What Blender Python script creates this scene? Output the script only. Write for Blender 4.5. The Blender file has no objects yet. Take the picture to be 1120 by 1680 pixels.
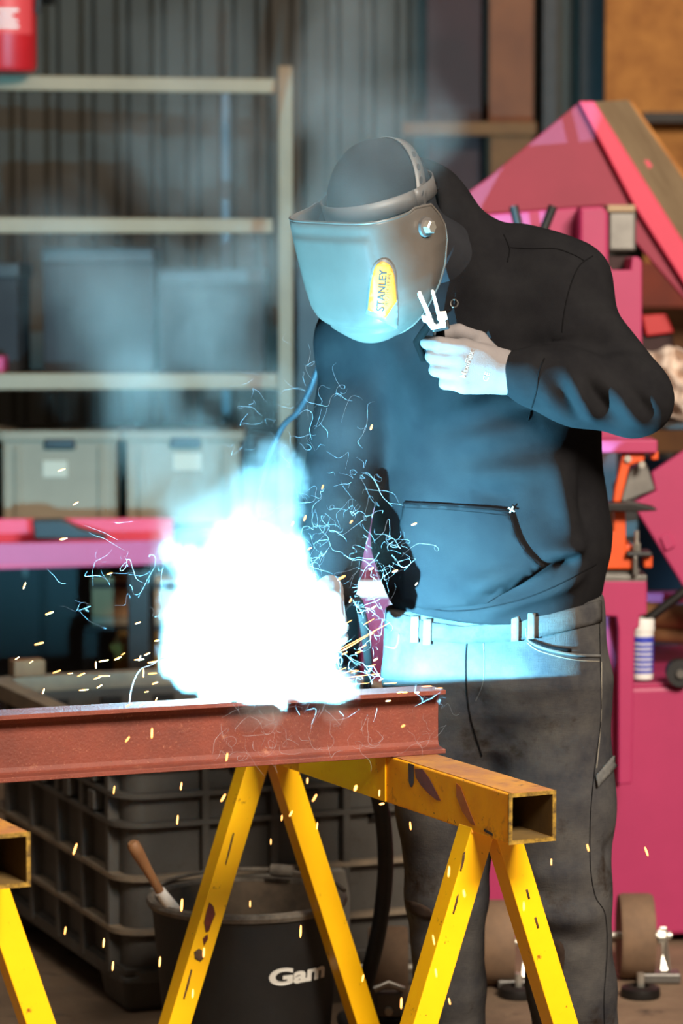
import bpy, bmesh, math, random
import numpy as np
from mathutils import Vector, Matrix, Quaternion
from mathutils.bvhtree import BVHTree
from mathutils.geometry import delaunay_2d_cdt

random.seed(7)
rng = np.random.default_rng(7)
SC = bpy.context.scene
COL = SC.collection

# ------------------------------------------------------------------ camera
CAM_H = 1.5
FPX = 5000.0                                  # focal length for a 1120 x 1680 frame
PITCH = math.atan(390 / FPX)
cam_data = bpy.data.cameras.new('camera')
cam_data.sensor_fit = 'VERTICAL'
cam_data.sensor_height = 36.0
cam_data.lens = FPX * 36.0 / 1680.0
cam_data.clip_start = 0.05
cam_data.dof.use_dof = True
cam_data.dof.focus_distance = 4.95
cam_data.dof.aperture_fstop = 4.0
cam = bpy.data.objects.new('camera', cam_data)
COL.objects.link(cam)
cam.location = (0, 0, CAM_H)
cam.rotation_euler = (math.pi / 2 - PITCH, 0, 0)
SC.camera = cam

# ------------------------------------------------------------------ world, lamps, exposure
SC.view_settings.view_transform = 'Standard'
SC.view_settings.look = 'None'
SC.view_settings.exposure = 0.0
SC.view_settings.gamma = 1.0
SC.view_settings.use_curve_mapping = False
world = bpy.data.worlds.new('workshop_air')
SC.world = world
world.use_nodes = True
world.node_tree.nodes['Background'].inputs[0].default_value = (1.0, 0.87, 0.72, 1)
world.node_tree.nodes['Background'].inputs[1].default_value = 0.05


def area_lamp(name, loc, target, sx, sy, energy, color):
    l = bpy.data.lights.new(name, 'AREA')
    l.shape = 'RECTANGLE'; l.size = sx; l.size_y = sy
    l.energy = energy; l.color = color
    o = bpy.data.objects.new(name, l)
    COL.objects.link(o)
    o.location = loc
    o.rotation_euler = (Vector(target) - Vector(loc)).to_track_quat('-Z', 'Y').to_euler()
    return o


# unseen area lamps added: key brightening the trestles, fills for bay and rack
area_lamp('added_key_lamp', (1.9, 1.4, 3.7), (0.1, 5.0, 0.6), 1.8, 1.2, 600, (1.0, 0.90, 0.76))
area_lamp('added_bay_fill', (0.6, 6.6, 5.2), (0.4, 7.0, 0.0), 3.0, 1.2, 38, (1.0, 0.88, 0.72))
area_lamp('added_rack_fill', (-1.4, 5.6, 4.8), (-1.0, 8.8, 1.2), 2.0, 1.0, 26, (1.0, 0.90, 0.78))

SC.cycles.volume_step_rate = 2.2
SC.cycles.volume_max_steps = 256
SC.cycles.volume_bounces = 0
SC.cycles.sample_clamp_indirect = 4.0

# ------------------------------------------------------------------ placing helpers


def ray(px, py):
    u = (px - 560) / FPX; v = (840 - py) / FPX
    return Vector((u, math.cos(PITCH) + v * math.sin(PITCH), -math.sin(PITCH) + v * math.cos(PITCH)))


def at(px, py, Y):
    d = ray(px, py)
    return Vector((0, 0, CAM_H)) + d * (Y / d.y)


def on(px, py, z):
    d = ray(px, py)
    return Vector((0, 0, CAM_H)) + d * ((z - CAM_H) / d.z)


def tag(o, label=None, cat=None, group=None, kind=None):
    if label: o['label'] = label
    if cat: o['category'] = cat
    if group: o['group'] = group
    if kind: o['kind'] = kind
    return o


def empty(name, loc=(0, 0, 0), rz=0.0):
    o = bpy.data.objects.new(name, None)
    o.empty_display_size = 0.05
    COL.objects.link(o)
    o.location = loc
    o.rotation_euler = (0, 0, rz)
    return o


class MB:
    """collects shapes into one mesh"""

    def __init__(self):
        self.v = []; self.f = []

    def add(self, verts, faces):
        n = len(self.v)
        self.v += [Vector(p) for p in verts]
        self.f += [tuple(i + n for i in f) for f in faces]
        return self

    def box(self, c, size, rot=None):
        c = Vector(c); hx, hy, hz = (s / 2 for s in size)
        R = rot if rot is not None else Matrix.Identity(3)
        vs = [c + R @ Vector((sx * hx, sy * hy, sz * hz)) for sx in (-1, 1) for sy in (-1, 1) for sz in (-1, 1)]
        return self.add(vs, [(0, 1, 3, 2), (4, 6, 7, 5), (0, 4, 5, 1), (2, 3, 7, 6), (0, 2, 6, 4), (1, 5, 7, 3)])

    def prism(self, poly, d):
        """polygon of 3-D points pushed along the vector d"""
        poly = [Vector(p) for p in poly]; d = Vector(d); n = len(poly)
        vs = poly + [p + d for p in poly]
        fs = [tuple(range(n - 1, -1, -1)), tuple(range(n, 2 * n))]
        fs += [(i, (i + 1) % n, n + (i + 1) % n, n + i) for i in range(n)]
        return self.add(vs, fs)

    def tube(self, pts, r, n=10, cap=True, flat=1.0):
        pts = [Vector(p) for p in pts]
        rs = r if isinstance(r, (list, tuple)) else [r] * len(pts)
        t0 = (pts[1] - pts[0]).normalized()
        ref = Vector((0, 0, 1)) if abs(t0.z) < 0.9 else Vector((1, 0, 0))
        u = t0.cross(ref).normalized()
        vs = []
        for i, p in enumerate(pts):
            a = pts[max(i - 1, 0)]; b = pts[min(i + 1, len(pts) - 1)]
            t = (b - a)
            t = t.normalized() if t.length > 1e-9 else t0
            u = (u - t * u.dot(t))
            u = u.normalized() if u.length > 1e-6 else t.orthogonal().normalized()
            w = t.cross(u)
            for k in range(n):
                an = 2 * math.pi * k / n
                vs.append(p + (u * math.cos(an) + w * math.sin(an) * flat) * rs[i])
        fs = []
        m = len(pts)
        for i in range(m - 1):
            for k in range(n):
                k2 = (k + 1) % n
                fs.append((i * n + k, i * n + k2, (i + 1) * n + k2, (i + 1) * n + k))
        if cap:
            fs.append(tuple(range(n - 1, -1, -1)))
            fs.append(tuple((m - 1) * n + k for k in range(n)))
        return self.add(vs, fs)

    def cyl(self, a, b, r0, r1=None, n=24, cap=True):
        return self.tube([a, b], [r0, r0 if r1 is None else r1], n, cap)

    def lathe(self, prof, c=(0, 0, 0), n=48, axis=None):
        """profile of (radius, height) turned about a vertical axis through c"""
        c = Vector(c)
        R = axis if axis is not None else Matrix.Identity(3)
        vs = []
        for (r, h) in prof:
            for k in range(n):
                an = 2 * math.pi * k / n
                vs.append(c + R @ Vector((r * math.cos(an), r * math.sin(an), h)))
        fs = []
        for i in range(len(prof) - 1):
            for k in range(n):
                k2 = (k + 1) % n
                fs.append((i * n + k, i * n + k2, (i + 1) * n + k2, (i + 1) * n + k))
        return self.add(vs, fs)

    def rtube(self, a, b, w, h, t, up=(0, 0, 1)):
        """hollow rectangular tube from a to b"""
        a = Vector(a); b = Vector(b); d = (b - a).normalized()
        up = Vector(up); up = (up - d * up.dot(d)).normalized(); s = d.cross(up)
        def ring(p, ww, hh):
            return [p + s * (sx * ww / 2) + up * (sz * hh / 2) for sx, sz in ((-1, -1), (1, -1), (1, 1), (-1, 1))]
        vs = ring(a, w, h) + ring(b, w, h) + ring(a, w - 2 * t, h - 2 * t) + ring(b, w - 2 * t, h - 2 * t)
        fs = []
        for i in range(4):
            j = (i + 1) % 4
            fs += [(i, j, 4 + j, 4 + i), (8 + j, 8 + i, 12 + i, 12 + j), (j, i, 8 + i, 8 + j), (4 + i, 4 + j, 12 + j, 12 + i)]
        return self.add(vs, fs)

    def build(self, name, mat, parent=None, smooth=False, bevel=0.0, seg=2, sub=0, angle=None):
        me = bpy.data.meshes.new(name)
        inv = parent.matrix_world_inv if False else None
        off = None
        vs = self.v
        if parent is not None:
            M = world_matrix(parent).inverted()
            vs = [M @ p for p in vs]
        me.from_pydata([tuple(p) for p in vs], [], self.f)
        bm = bmesh.new(); bm.from_mesh(me)
        bmesh.ops.recalc_face_normals(bm, faces=bm.faces)
        bm.to_mesh(me); bm.free()
        o = bpy.data.objects.new(name, me)
        COL.objects.link(o)
        if parent is not None: o.parent = parent
        if mat is not None: me.materials.append(mat)
        if smooth:
            me.polygons.foreach_set('use_smooth', [True] * len(me.polygons))
            me.set_sharp_from_angle(angle=angle if angle else math.radians(40))
        if bevel:
            b = o.modifiers.new('edge', 'BEVEL'); b.width = bevel; b.segments = seg; b.limit_method = 'ANGLE'
            b.angle_limit = math.radians(35)
        if sub:
            s = o.modifiers.new('smooth', 'SUBSURF'); s.levels = sub; s.render_levels = sub
        return o


def world_matrix(o):
    M = Matrix.LocRotScale(o.location, o.rotation_euler, o.scale)
    return world_matrix(o.parent) @ M if o.parent else M


def raw_mesh(name, verts, faces, mat, parent=None, smooth=True):
    me = bpy.data.meshes.new(name)
    verts = np.asarray(verts, dtype=np.float64)
    if parent is not None:
        M = np.array(world_matrix(parent).inverted())
        verts = verts @ M[:3, :3].T + M[:3, 3]
    me.from_pydata(verts.tolist(), [], faces.tolist() if hasattr(faces, 'tolist') else faces)
    if smooth:
        me.polygons.foreach_set('use_smooth', [True] * len(me.polygons))
    o = bpy.data.objects.new(name, me)
    COL.objects.link(o)
    if parent is not None: o.parent = parent
    if mat is not None: me.materials.append(mat)
    return o


def rotz(a):
    return Matrix.Rotation(a, 3, 'Z')


# ------------------------------------------------------------------ materials
def S(r, g, b):
    """sRGB 0-255 to linear"""
    f = lambda c: (c / 255 / 12.92) if c / 255 <= 0.04045 else ((c / 255 + 0.055) / 1.055) ** 2.4
    return (f(r), f(g), f(b), 1)


def pm(name, base, rough=0.6, metal=0.0, var=None, spots=None, bump=None, spec=0.5, emit=None, stretch=None, sheen=0.0, edge=None):
    """Principled material; var=(colour, scale, amount) soft mottling; spots=(colour, scale, threshold, softness) worn patches; bump=(strength, scale, distance)"""
    m = bpy.data.materials.new(name); m.use_nodes = True
    nt = m.node_tree; N = nt.nodes; L = nt.links
    b = N['Principled BSDF']
    b.inputs['Base Color'].default_value = base
    b.inputs['Roughness'].default_value = rough
    b.inputs['Metallic'].default_value = metal
    b.inputs['Specular IOR Level'].default_value = spec
    if sheen:
        b.inputs['Sheen Weight'].default_value = sheen
        b.inputs['Sheen Roughness'].default_value = 0.6
    tc = N.new('ShaderNodeTexCoord')
    co = tc.outputs['Object']
    if stretch:
        mp = N.new('ShaderNodeMapping'); mp.inputs['Scale'].default_value = stretch
        L.new(co, mp.inputs['Vector']); co = mp.outputs['Vector']
    col = None
    if var:
        c2, sc, am = var
        n = N.new('ShaderNodeTexNoise'); n.inputs['Scale'].default_value = sc; n.inputs['Detail'].default_value = 6
        n.inputs['Roughness'].default_value = 0.65
        L.new(co, n.inputs['Vector'])
        mr = N.new('ShaderNodeMapRange'); mr.inputs[1].default_value = 0.35; mr.inputs[2].default_value = 0.68
        mr.inputs[4].default_value = am
        L.new(n.outputs[0], mr.inputs[0])
        mx = N.new('ShaderNodeMix'); mx.data_type = 'RGBA'
        mx.inputs[6].default_value = base; mx.inputs[7].default_value = c2
        L.new(mr.outputs[0], mx.inputs[0]); col = mx.outputs[2]
    for sp in (spots if isinstance(spots, list) else [spots] if spots else []):
        c3, sc, th, so = sp
        n = N.new('ShaderNodeTexNoise'); n.inputs['Scale'].default_value = sc; n.inputs['Detail'].default_value = 9
        n.inputs['Roughness'].default_value = 0.7
        L.new(co, n.inputs['Vector'])
        mr = N.new('ShaderNodeMapRange'); mr.inputs[1].default_value = th; mr.inputs[2].default_value = th + so
        L.new(n.outputs[0], mr.inputs[0])
        mx = N.new('ShaderNodeMix'); mx.data_type = 'RGBA'
        mx.inputs[6].default_value = base; mx.inputs[7].default_value = c3
        if col is not None: L.new(col, mx.inputs[6])
        L.new(mr.outputs[0], mx.inputs[0]); col = mx.outputs[2]
    if col is not None: L.new(col, b.inputs['Base Color'])
    if bump:
        st, sc, di = bump
        n = N.new('ShaderNodeTexNoise'); n.inputs['Scale'].default_value = sc; n.inputs['Detail'].default_value = 5
        L.new(co, n.inputs['Vector'])
        bp = N.new('ShaderNodeBump'); bp.inputs['Strength'].default_value = st; bp.inputs['Distance'].default_value = di
        L.new(n.outputs[0], bp.inputs['Height']); L.new(bp.outputs[0], b.inputs['Normal'])
    if emit:
        b.inputs['Emission Color'].default_value = emit[0]; b.inputs['Emission Strength'].default_value = emit[1]
    return m


def denim(name):
    m = pm(name, S(76, 73, 70), 0.9, var=(S(42, 42, 47), 9.0, 0.95), spots=(S(40, 31, 25), 5.0, 0.55, 0.10), spec=0.05)
    nt = m.node_tree; N = nt.nodes; L = nt.links
    tc = N.new('ShaderNodeTexCoord'); bs = N['Principled BSDF']
    h = []
    for sc in ((900, 900, 60), (60, 60, 800)):
        mp = N.new('ShaderNodeMapping'); mp.inputs['Scale'].default_value = sc
        n = N.new('ShaderNodeTexNoise'); n.inputs['Scale'].default_value = 1.0; n.inputs['Detail'].default_value = 2
        L.new(tc.outputs['Object'], mp.inputs[0]); L.new(mp.outputs[0], n.inputs['Vector']); h.append(n)
    ad = N.new('ShaderNodeMath'); ad.operation = 'ADD'
    L.new(h[0].outputs[0], ad.inputs[0]); L.new(h[1].outputs[0], ad.inputs[1])
    bp = N.new('ShaderNodeBump'); bp.inputs['Strength'].default_value = 0.5; bp.inputs['Distance'].default_value = 0.0012
    L.new(ad.outputs[0], bp.inputs['Height']); L.new(bp.outputs[0], bs.inputs['Normal'])
    return m


M = {}
M['wall'] = pm('corrugated_sheet', S(58, 51, 39), 0.65, 0.1, var=(S(45, 39, 30), 3.0, 0.8))
M['floor'] = pm('workshop_concrete', S(128, 104, 82), 0.8, var=(S(84, 66, 50), 2.5, 0.9), spots=(S(52, 42, 34), 7.0, 0.6, 0.12), bump=(0.4, 30, 0.01))
M['rust_column'] = pm('red_oxide_column', S(128, 72, 40), 0.75, var=(S(96, 50, 28), 4, 0.8))
M['dark_red'] = pm('dark_red_steel', S(58, 24, 22), 0.7, var=(S(34, 16, 14), 3, 0.7))
M['osb'] = pm('chip_board', S(190, 128, 62), 0.8, var=(S(150, 92, 40), 9, 0.9), spots=(S(110, 66, 26), 14, 0.6, 0.1))
M['brown_board'] = pm('brown_board', S(120, 78, 40), 0.8, var=(S(84, 50, 26), 5, 0.8))
M['dark_steel'] = pm('dark_steel', S(44, 40, 38), 0.5, 0.6, var=(S(28, 26, 24), 20, 0.7))
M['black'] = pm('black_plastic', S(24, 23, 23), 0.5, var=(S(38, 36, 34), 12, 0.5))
M['rubber'] = pm('black_rubber_hose', S(26, 24, 24), 0.65, var=(S(46, 40, 36), 30, 0.5))
M['rack'] = pm('galvanised_rack', S(128, 110, 84), 0.55, 0.1, var=(S(108, 92, 70), 6, 0.6))
M['rack_dark'] = pm('dark_rack_post', S(70, 76, 82), 0.5, 0.3)
M['tote'] = pm('grey_tote_plastic', S(142, 126, 104), 0.6, var=(S(120, 106, 86), 5, 0.6))
M['paper'] = pm('paper_label', S(186, 174, 154), 0.8)
M['pink'] = pm('pink_machine_paint', S(174, 46, 93), 0.5, var=(S(160, 40, 84), 3, 0.8), spots=(S(150, 40, 78), 16, 0.70, 0.05))
M['pink_red'] = pm('pink_red_paint', S(216, 56, 86), 0.55, var=(S(196, 46, 76), 4, 0.7))
M['orange'] = pm('orange_tool_paint', S(226, 84, 20), 0.5, var=(S(196, 66, 14), 8, 0.7), spots=(S(90, 40, 20), 24, 0.68, 0.05))
M['beige_metal'] = pm('bare_plate_edge', S(176, 150, 118), 0.6, 0.2, var=(S(150, 124, 96), 6, 0.8))
M['grey_steel'] = pm('grey_steel', S(128, 124, 118), 0.45, 0.7, var=(S(96, 92, 88), 12, 0.7))
M['zinc'] = pm('bright_zinc', S(210, 204, 192), 0.35, 0.8, var=(S(170, 160, 146), 20, 0.6))
M['wheel'] = pm('dusty_polyurethane_tread', S(124, 96, 72), 0.8, var=(S(88, 68, 52), 12, 0.8))
M['crate'] = pm('grey_pallet_box_plastic', S(92, 87, 81), 0.6, var=(S(70, 64, 58), 6, 0.8), spots=(S(66, 54, 44), 9, 0.62, 0.1))
M['crate_wear'] = pm('scuffed_rim_plastic', S(156, 136, 112), 0.7, var=(S(118, 106, 94), 14, 0.9))
M['bucket'] = pm('black_tub_rubber', S(20, 19, 19), 0.6, var=(S(34, 31, 29), 8, 0.7))
M['bucket_rim'] = pm('dusty_tub_rim', S(118, 108, 96), 0.8, var=(S(70, 62, 54), 30, 0.9))
M['bucket_in'] = pm('dusty_tub_inside', S(96, 80, 64), 0.9, var=(S(50, 42, 34), 14, 0.9))
M['wood'] = pm('wood_handle', S(150, 104, 66), 0.6, var=(S(112, 72, 42), 14, 0.8), stretch=(1, 1, .25))
M['white_paint'] = pm('white_print', S(222, 218, 208), 0.7)
M['red'] = pm('red_paint', S(196, 26, 30), 0.45, var=(S(168, 18, 24), 6, 0.6))
M['cloth'] = pm('white_rag', S(222, 202, 186), 0.9, var=(S(186, 160, 140), 12, 0.7), bump=(0.6, 40, 0.01))
M['cardboard'] = pm('cardboard', S(176, 134, 96), 0.85, var=(S(148, 108, 74), 5, 0.6))
M['yellow_box'] = pm('ochre_box', S(150, 112, 40), 0.8, var=(S(112, 80, 30), 6, 0.7))
M['blue'] = pm('blue_label', S(52, 62, 176), 0.5, var=(S(66, 80, 190), 60, 0.5))
M['white_plastic'] = pm('white_plastic', S(232, 228, 222), 0.45)
M['primer'] = pm('red_primer_steel', S(124, 56, 39), 0.7, var=(S(96, 43, 31), 9, 0.9),
                 spots=[(S(160, 104, 78), 22, 0.60, 0.12), (S(150, 92, 70), 240, 0.60, 0.06), (S(62, 30, 24), 150, 0.66, 0.04)], bump=(0.35, 220, 0.003))
M['yellow'] = pm('yellow_trestle_paint', S(255, 194, 6), 0.38, var=(S(248, 180, 5), 6, 0.7),
                 spots=[(S(150, 84, 18), 26, 0.63, 0.04), (S(62, 34, 20), 90, 0.665, 0.02)], bump=(0.15, 90, 0.002))
M['yellow_worn'] = pm('worn_yellow_tube_paint', S(255, 178, 12), 0.42, var=(S(226, 138, 14), 7, 0.9),
                      spots=[(S(150, 74, 20), 9, 0.56, 0.08), (S(86, 46, 26), 46, 0.63, 0.03)], bump=(0.2, 90, 0.002))
M['rust_top'] = pm('rusty_tube_top', S(150, 92, 58), 0.75, var=(S(196, 136, 40), 16, 0.8), spots=(S(96, 56, 38), 22, 0.58, 0.1), bump=(0.3, 120, 0.003))
M['rust_stain'] = pm('burnt_paint', S(120, 44, 20), 0.7, var=(S(66, 32, 22), 20, 0.8))
M['tube_inside'] = pm('shade_dark_tube_inside', S(112, 84, 34), .8, var=(S(72, 54, 26), 12, .8))  # darker than the outer paint, stands for shade inside the tube
M['bare_edge'] = pm('chipped_edge', S(190, 150, 60), 0.5, 0.4, var=(S(60, 44, 30), 60, 1.0))
M['hoodie'] = pm('black_sweatshirt_cotton', S(29, 28, 29), 0.95, var=(S(21, 20, 22), 14, 0.8), bump=(0.25, 700, 0.0015), spec=0.03)
M['hood_rib'] = pm('ribbed_cuff_cotton', S(31, 30, 31), 0.95, bump=(0.35, 500, 0.0015), spec=0.03)
M['seam'] = pm('dark_seam', S(17, 16, 17), 0.95, spec=0.05)
M['stitch'] = pm('pale_stitch', S(150, 142, 128), 0.9, spec=0.1)
M['cap'] = pm('dark_cap_cotton', S(34, 34, 37), 0.9, var=(S(25, 25, 28), 10, 0.8), bump=(0.3, 500, 0.0015), spec=0.1)
M['denim'] = denim('worn_grey_denim')
M['denim_seam'] = pm('denim_seam', S(100, 98, 94), 0.9, var=(S(70, 70, 72), 40, 0.8), spec=0.1)
M['skin'] = pm('skin', S(196, 148, 124), 0.55)
M['glove'] = pm('grey_coated_glove', S(124, 116, 114), 0.75, var=(S(104, 98, 97), 16, 0.6), bump=(0.35, 800, 0.001), spec=0.25)
M['glove_print'] = pm('pale_glove_print', S(158, 146, 134), 0.8)
M['boot'] = pm('brown_work_boot', S(64, 48, 38), 0.6, var=(S(40, 30, 24), 10, 0.8))
M['helmet'] = pm('grey_blue_helmet_shell', S(90, 82, 75), 0.40, var=(S(72, 66, 60), 6, 0.7), spots=(S(70, 72, 74), 34, 0.66, 0.06), bump=(0.08, 140, 0.002))
M['helmet_in'] = pm('helmet_inside', S(40, 44, 48), 0.6)
M['strap'] = pm('grey_plastic_strap', S(84, 79, 76), 0.5)
M['sticker'] = pm('yellow_sticker', S(214, 150, 26), 0.5, var=(S(204, 140, 22), 14, 0.6))
M['sticker_grey'] = pm('grey_sticker_border', S(104, 104, 102), 0.5)
M['ink'] = pm('black_print', S(34, 32, 34), 0.6)
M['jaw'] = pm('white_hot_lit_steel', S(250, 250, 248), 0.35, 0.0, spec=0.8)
M['copper'] = pm('copper_nozzle', S(190, 110, 70), 0.35, 0.9)
M['cyan_cable'] = pm('blue_grey_hose', S(34, 40, 46), 0.5)
# ------------------------------------------------------------------ the setting
def pbox(mb, x0, y0, x1, y1, Y, depth):
    a = at(x0, y0, Y); b = at(x1, y1, Y)
    return mb.box(((a.x + b.x) / 2, Y + depth / 2, (a.z + b.z) / 2), (abs(b.x - a.x), depth, abs(b.z - a.z)))


def ppoly(mb, pts, Y, depth):
    return mb.prism([at(x, y, Y) for x, y in pts], (0, depth, 0))


m = MB()
m.box((0, 6, -0.05), (16, 18, 0.1))
tag(m.build('floor', M['floor']), kind='structure')

# back wall of trapezoidal sheet
WY = 10.5
m = MB()
per = 0.12; prof = [(0, 0), (0.062, 0), (0.078, 0.034), (0.104, 0.034)]
xs = []
for i in range(-50, 50):
    for dx, dy in prof: xs.append((i * per + dx, dy))
vs = []; fs = []
for x, d in xs: vs += [(x, WY + d, 0), (x, WY + d, 4.6)]
for x, d in reversed(xs): vs += [(x, WY + 0.08, 0), (x, WY + 0.08, 4.6)]
n = len(vs) // 2
for i in range(n):
    j = (i + 1) % n
    fs.append((2 * i, 2 * j, 2 * j + 1, 2 * i + 1))
m.add(vs, fs)
wall_back = tag(m.build('wall_back', M['wall']), kind='structure')

# steel columns and rail of the wall
m = MB()
a = at(803, 0, 10.2); b = at(875, 0, 10.2)
cx = (a.x + b.x) / 2; w = b.x - a.x
m.box((cx, 10.21, 2.1), (w, 0.012, 4.2)).box((cx, 10.29, 2.1), (0.01, 0.15, 4.2)).box((cx, 10.37, 2.1), (w, 0.012, 4.2))
tag(m.build('trim_1', M['rust_column'], bevel=.002), 'rust brown steel column against the corrugated wall', kind='structure')
m = MB()
a = at(700, 0, 10.3); b = at(790, 0, 10.3)
m.box(((a.x + b.x) / 2, 10.36, 2.1), (b.x - a.x, 0.12, 4.2))
tag(m.build('trim_2', M['dark_red'], bevel=.002), kind='structure')
m = MB()
pbox(m, 660, 200, 880, 222, 10.1, .08)
tag(m.build('trim_3', M['brown_board'], bevel=.002), kind='structure')
m = MB()
pbox(m, 805, 223, 872, 420, 10.12, .04)
tag(m.build('trim_4', M['brown_board']), kind='structure')
m = MB()
a = at(905, 0, 10.4); b = at(985, 0, 10.4)
for x0, x1 in ((893, 905), (955, 992)):
    pbox(m, x0, -350, x1, 1600, 10.35, .1)
tag(m.build('trim_5', M['dark_steel']), kind='structure')

# chip boards
t = empty('chip_board_lining', at(1200, 500, 10.0))
tag(t, 'orange brown chip boards lining the wall behind the pink machine', 'board')
m = MB(); pbox(m, 994, -120, 1420, 186, 10.0, .02); m.build('board', M['osb'], t)
m = MB(); pbox(m, 1058, 204, 1420, 470, 10.03, .02); m.build('board', M['osb'], t)
m = MB(); pbox(m, 1000, 470, 1420, 1000, 10.05, .02); m.build('board', M['brown_board'], t)
m = MB(); pbox(m, 1055, 184, 1420, 200, 9.9, .1); m.build('batten', M['dark_steel'], t)
m = MB(); pbox(m, 1050, 430, 1420, 505, 9.7, .12)
tag(m.build('red_brown_beam', pm('red_brown_beam', S(140, 50, 24), .7, var=(S(96, 34, 18), 4, .8)), bevel=.004), 'red brown horizontal beam behind the pink machine', 'beam')

# ------------------------------------------------------------------ left background: rack
RY = 8.8
rack = empty('storage_rack', Vector((at(200, 0, RY).x, RY, 0)))
tag(rack, 'tall grey metal storage rack frame beside the corrugated wall', 'rack')


def rail(name, x0, ya0, ya1, x1, yb0, yb1, Y0, Y1, th, mat):
    """rail whose front face runs from (x0, ya0..ya1) at depth Y0 to (x1, yb0..yb1) at depth Y1"""
    p = [at(x0, ya0, Y0), at(x1, yb0, Y1), at(x1, yb1, Y1), at(x0, ya1, Y0)]
    return MB().prism(p, (0, th, 0)).build(name, mat, rack, bevel=.003)


zt = at(0, 108, RY).z
m = MB(); a = at(456, 108, RY); b = at(480, 108, RY)
m.box(((a.x + b.x) / 2, RY + .02, zt / 2), (b.x - a.x, .045, zt)); m.build('post', M['rack'], rack, bevel=.003)
m = MB(); a = at(362, 160, RY + .55); b = at(377, 160, RY + .55)
m.box(((a.x + b.x) / 2, RY + .57, zt / 2), (b.x - a.x, .04, zt - .05)); m.build('post', M['rack_dark'], rack, bevel=.003)
m = MB(); a = at(-300, 108, RY - .3); b = at(-274, 108, RY - .3)
m.box(((a.x + b.x) / 2, RY - .28, zt / 2), (b.x - a.x, .045, zt)); m.build('post', M['rack'], rack, bevel=.003)
rail('rail', -310, 119, 144, 452, 129, 153, RY - .28, RY, .04, M['rack'])
rail('rail', -310, 354, 383, 447, 359, 382, RY - .28, RY, .04, M['rack'])
rail('rail', -310, 612, 641, 456, 613, 638, RY - .28, RY, .04, M['rack'])
rail('rail', -310, 872, 896, 456, 868, 890, RY - .28, RY, .04, M['rack_dark'])


def shelf(y, th):
    zz = at(200, y, RY).z; p0 = at(-310, y, RY - .25); p1 = at(452, y, RY + .02); p0.z = p1.z = zz
    MB().prism([p0, p1, p1 + Vector((-.15, .58, 0)), p0 + Vector((-.15, .58, 0))], (0, 0, th)).build('shelf_board', M['dark_steel'], rack)


shelf(622, .012); shelf(874, .012)
# second level cartons, colour darkened to stand for the dark void there
for i, (x0, y0, x1, y1, lab) in enumerate((( -90, 430, 30, 612, 'carton darkened as gloom at the edge of the upper rack shelf'),
                                        (70, 405, 250, 612, 'wide carton darkened as gloom on the upper rack shelf'),
                                        (262, 440, 432, 612, 'carton darkened as gloom on the upper rack shelf beside the post'))):
    t = empty('carton', at((x0 + x1) / 2, y1, RY + .1)); tag(t, lab, 'carton', 'cartons darkened as gloom on the rack')
    m = MB(); pbox(m, x0, y0, x1, y1, RY + .1, .35); m.build('carton_body', pm('gloom_dark_carton', S(32, 31, 34), .8, var=(S(22, 22, 26), 4, .8)), t, bevel=.004)
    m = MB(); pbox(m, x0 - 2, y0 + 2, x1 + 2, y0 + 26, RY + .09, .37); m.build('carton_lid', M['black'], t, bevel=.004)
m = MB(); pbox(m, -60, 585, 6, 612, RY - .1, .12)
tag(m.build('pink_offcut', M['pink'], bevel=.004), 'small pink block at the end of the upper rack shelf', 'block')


def tote(x0, x1, y0, y1, Y, label, handle):
    t = empty('storage_tote', at((x0 + x1) / 2, y1, Y)); tag(t, label, 'storage box', 'grey storage boxes on the rack')
    a = at(x0, y0, Y); b = at(x1, y1, Y); w = b.x - a.x; h = a.z - b.z; c = (a.x + b.x) / 2
    m = MB(); d = .36
    m.box((c, Y + .012, b.z + h / 2), (w * .94, .012, h)).box((c, Y + d, b.z + h / 2), (w * .94, .012, h))
    m.box((c - w * .47, Y + d / 2, b.z + h / 2), (.012, d, h)).box((c + w * .47, Y + d / 2, b.z + h / 2), (.012, d, h)).box((c, Y + d / 2, b.z + .006), (w * .94, d, .012))
    m.build('tote_body', M['tote'], t, bevel=.003)
    m = MB()
    m.box((c, Y, a.z - .012), (w, .02, .03)).box((c, Y + d, a.z - .012), (w, .02, .03)).box((c - w / 2, Y + d / 2, a.z - .012), (.02, d, .03)).box((c + w / 2, Y + d / 2, a.z - .012), (.02, d, .03))
    m.build('tote_rim', M['tote'], t, bevel=.003)
    for s in (-.36, .36):
        MB().box((c + s * w, Y + .002, b.z + h * .42), (.016, .02, h * .84)).build('rib', M['tote'], t, bevel=.003)
    g0 = at(handle[0], handle[2], Y - .004); g1 = at(handle[1], handle[3], Y - .004)
    MB().box(((g0.x + g1.x) / 2, Y - .002, (g0.z + g1.z) / 2), (g1.x - g0.x, .02, g0.z - g1.z)).build('hand_hole', M['black'], t, bevel=.006)
    l0 = at(handle[4], handle[6], Y - .004); l1 = at(handle[5], handle[7], Y - .004)
    MB().box(((l0.x + l1.x) / 2, Y + .004, (l0.z + l1.z) / 2), (l1.x - l0.x, .008, l0.z - l1.z)).build('paper_label', M['paper'], t)


tote(2, 193, 708, 858, RY + .06, 'grey plastic storage box with a paper label above the pink tray', (72, 124, 719, 737, 70, 110, 756, 783))
tote(205, 395, 708, 859, RY + .08, 'second grey plastic storage box, half hidden by the smoke', (278, 330, 716, 735, 284, 330, 744, 772))
tote(-197, -8, 704, 858, RY + .06, 'grey plastic storage box cut off by the photo edge', (-125, -73, 715, 733, -130, -90, 752, 780))
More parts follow.
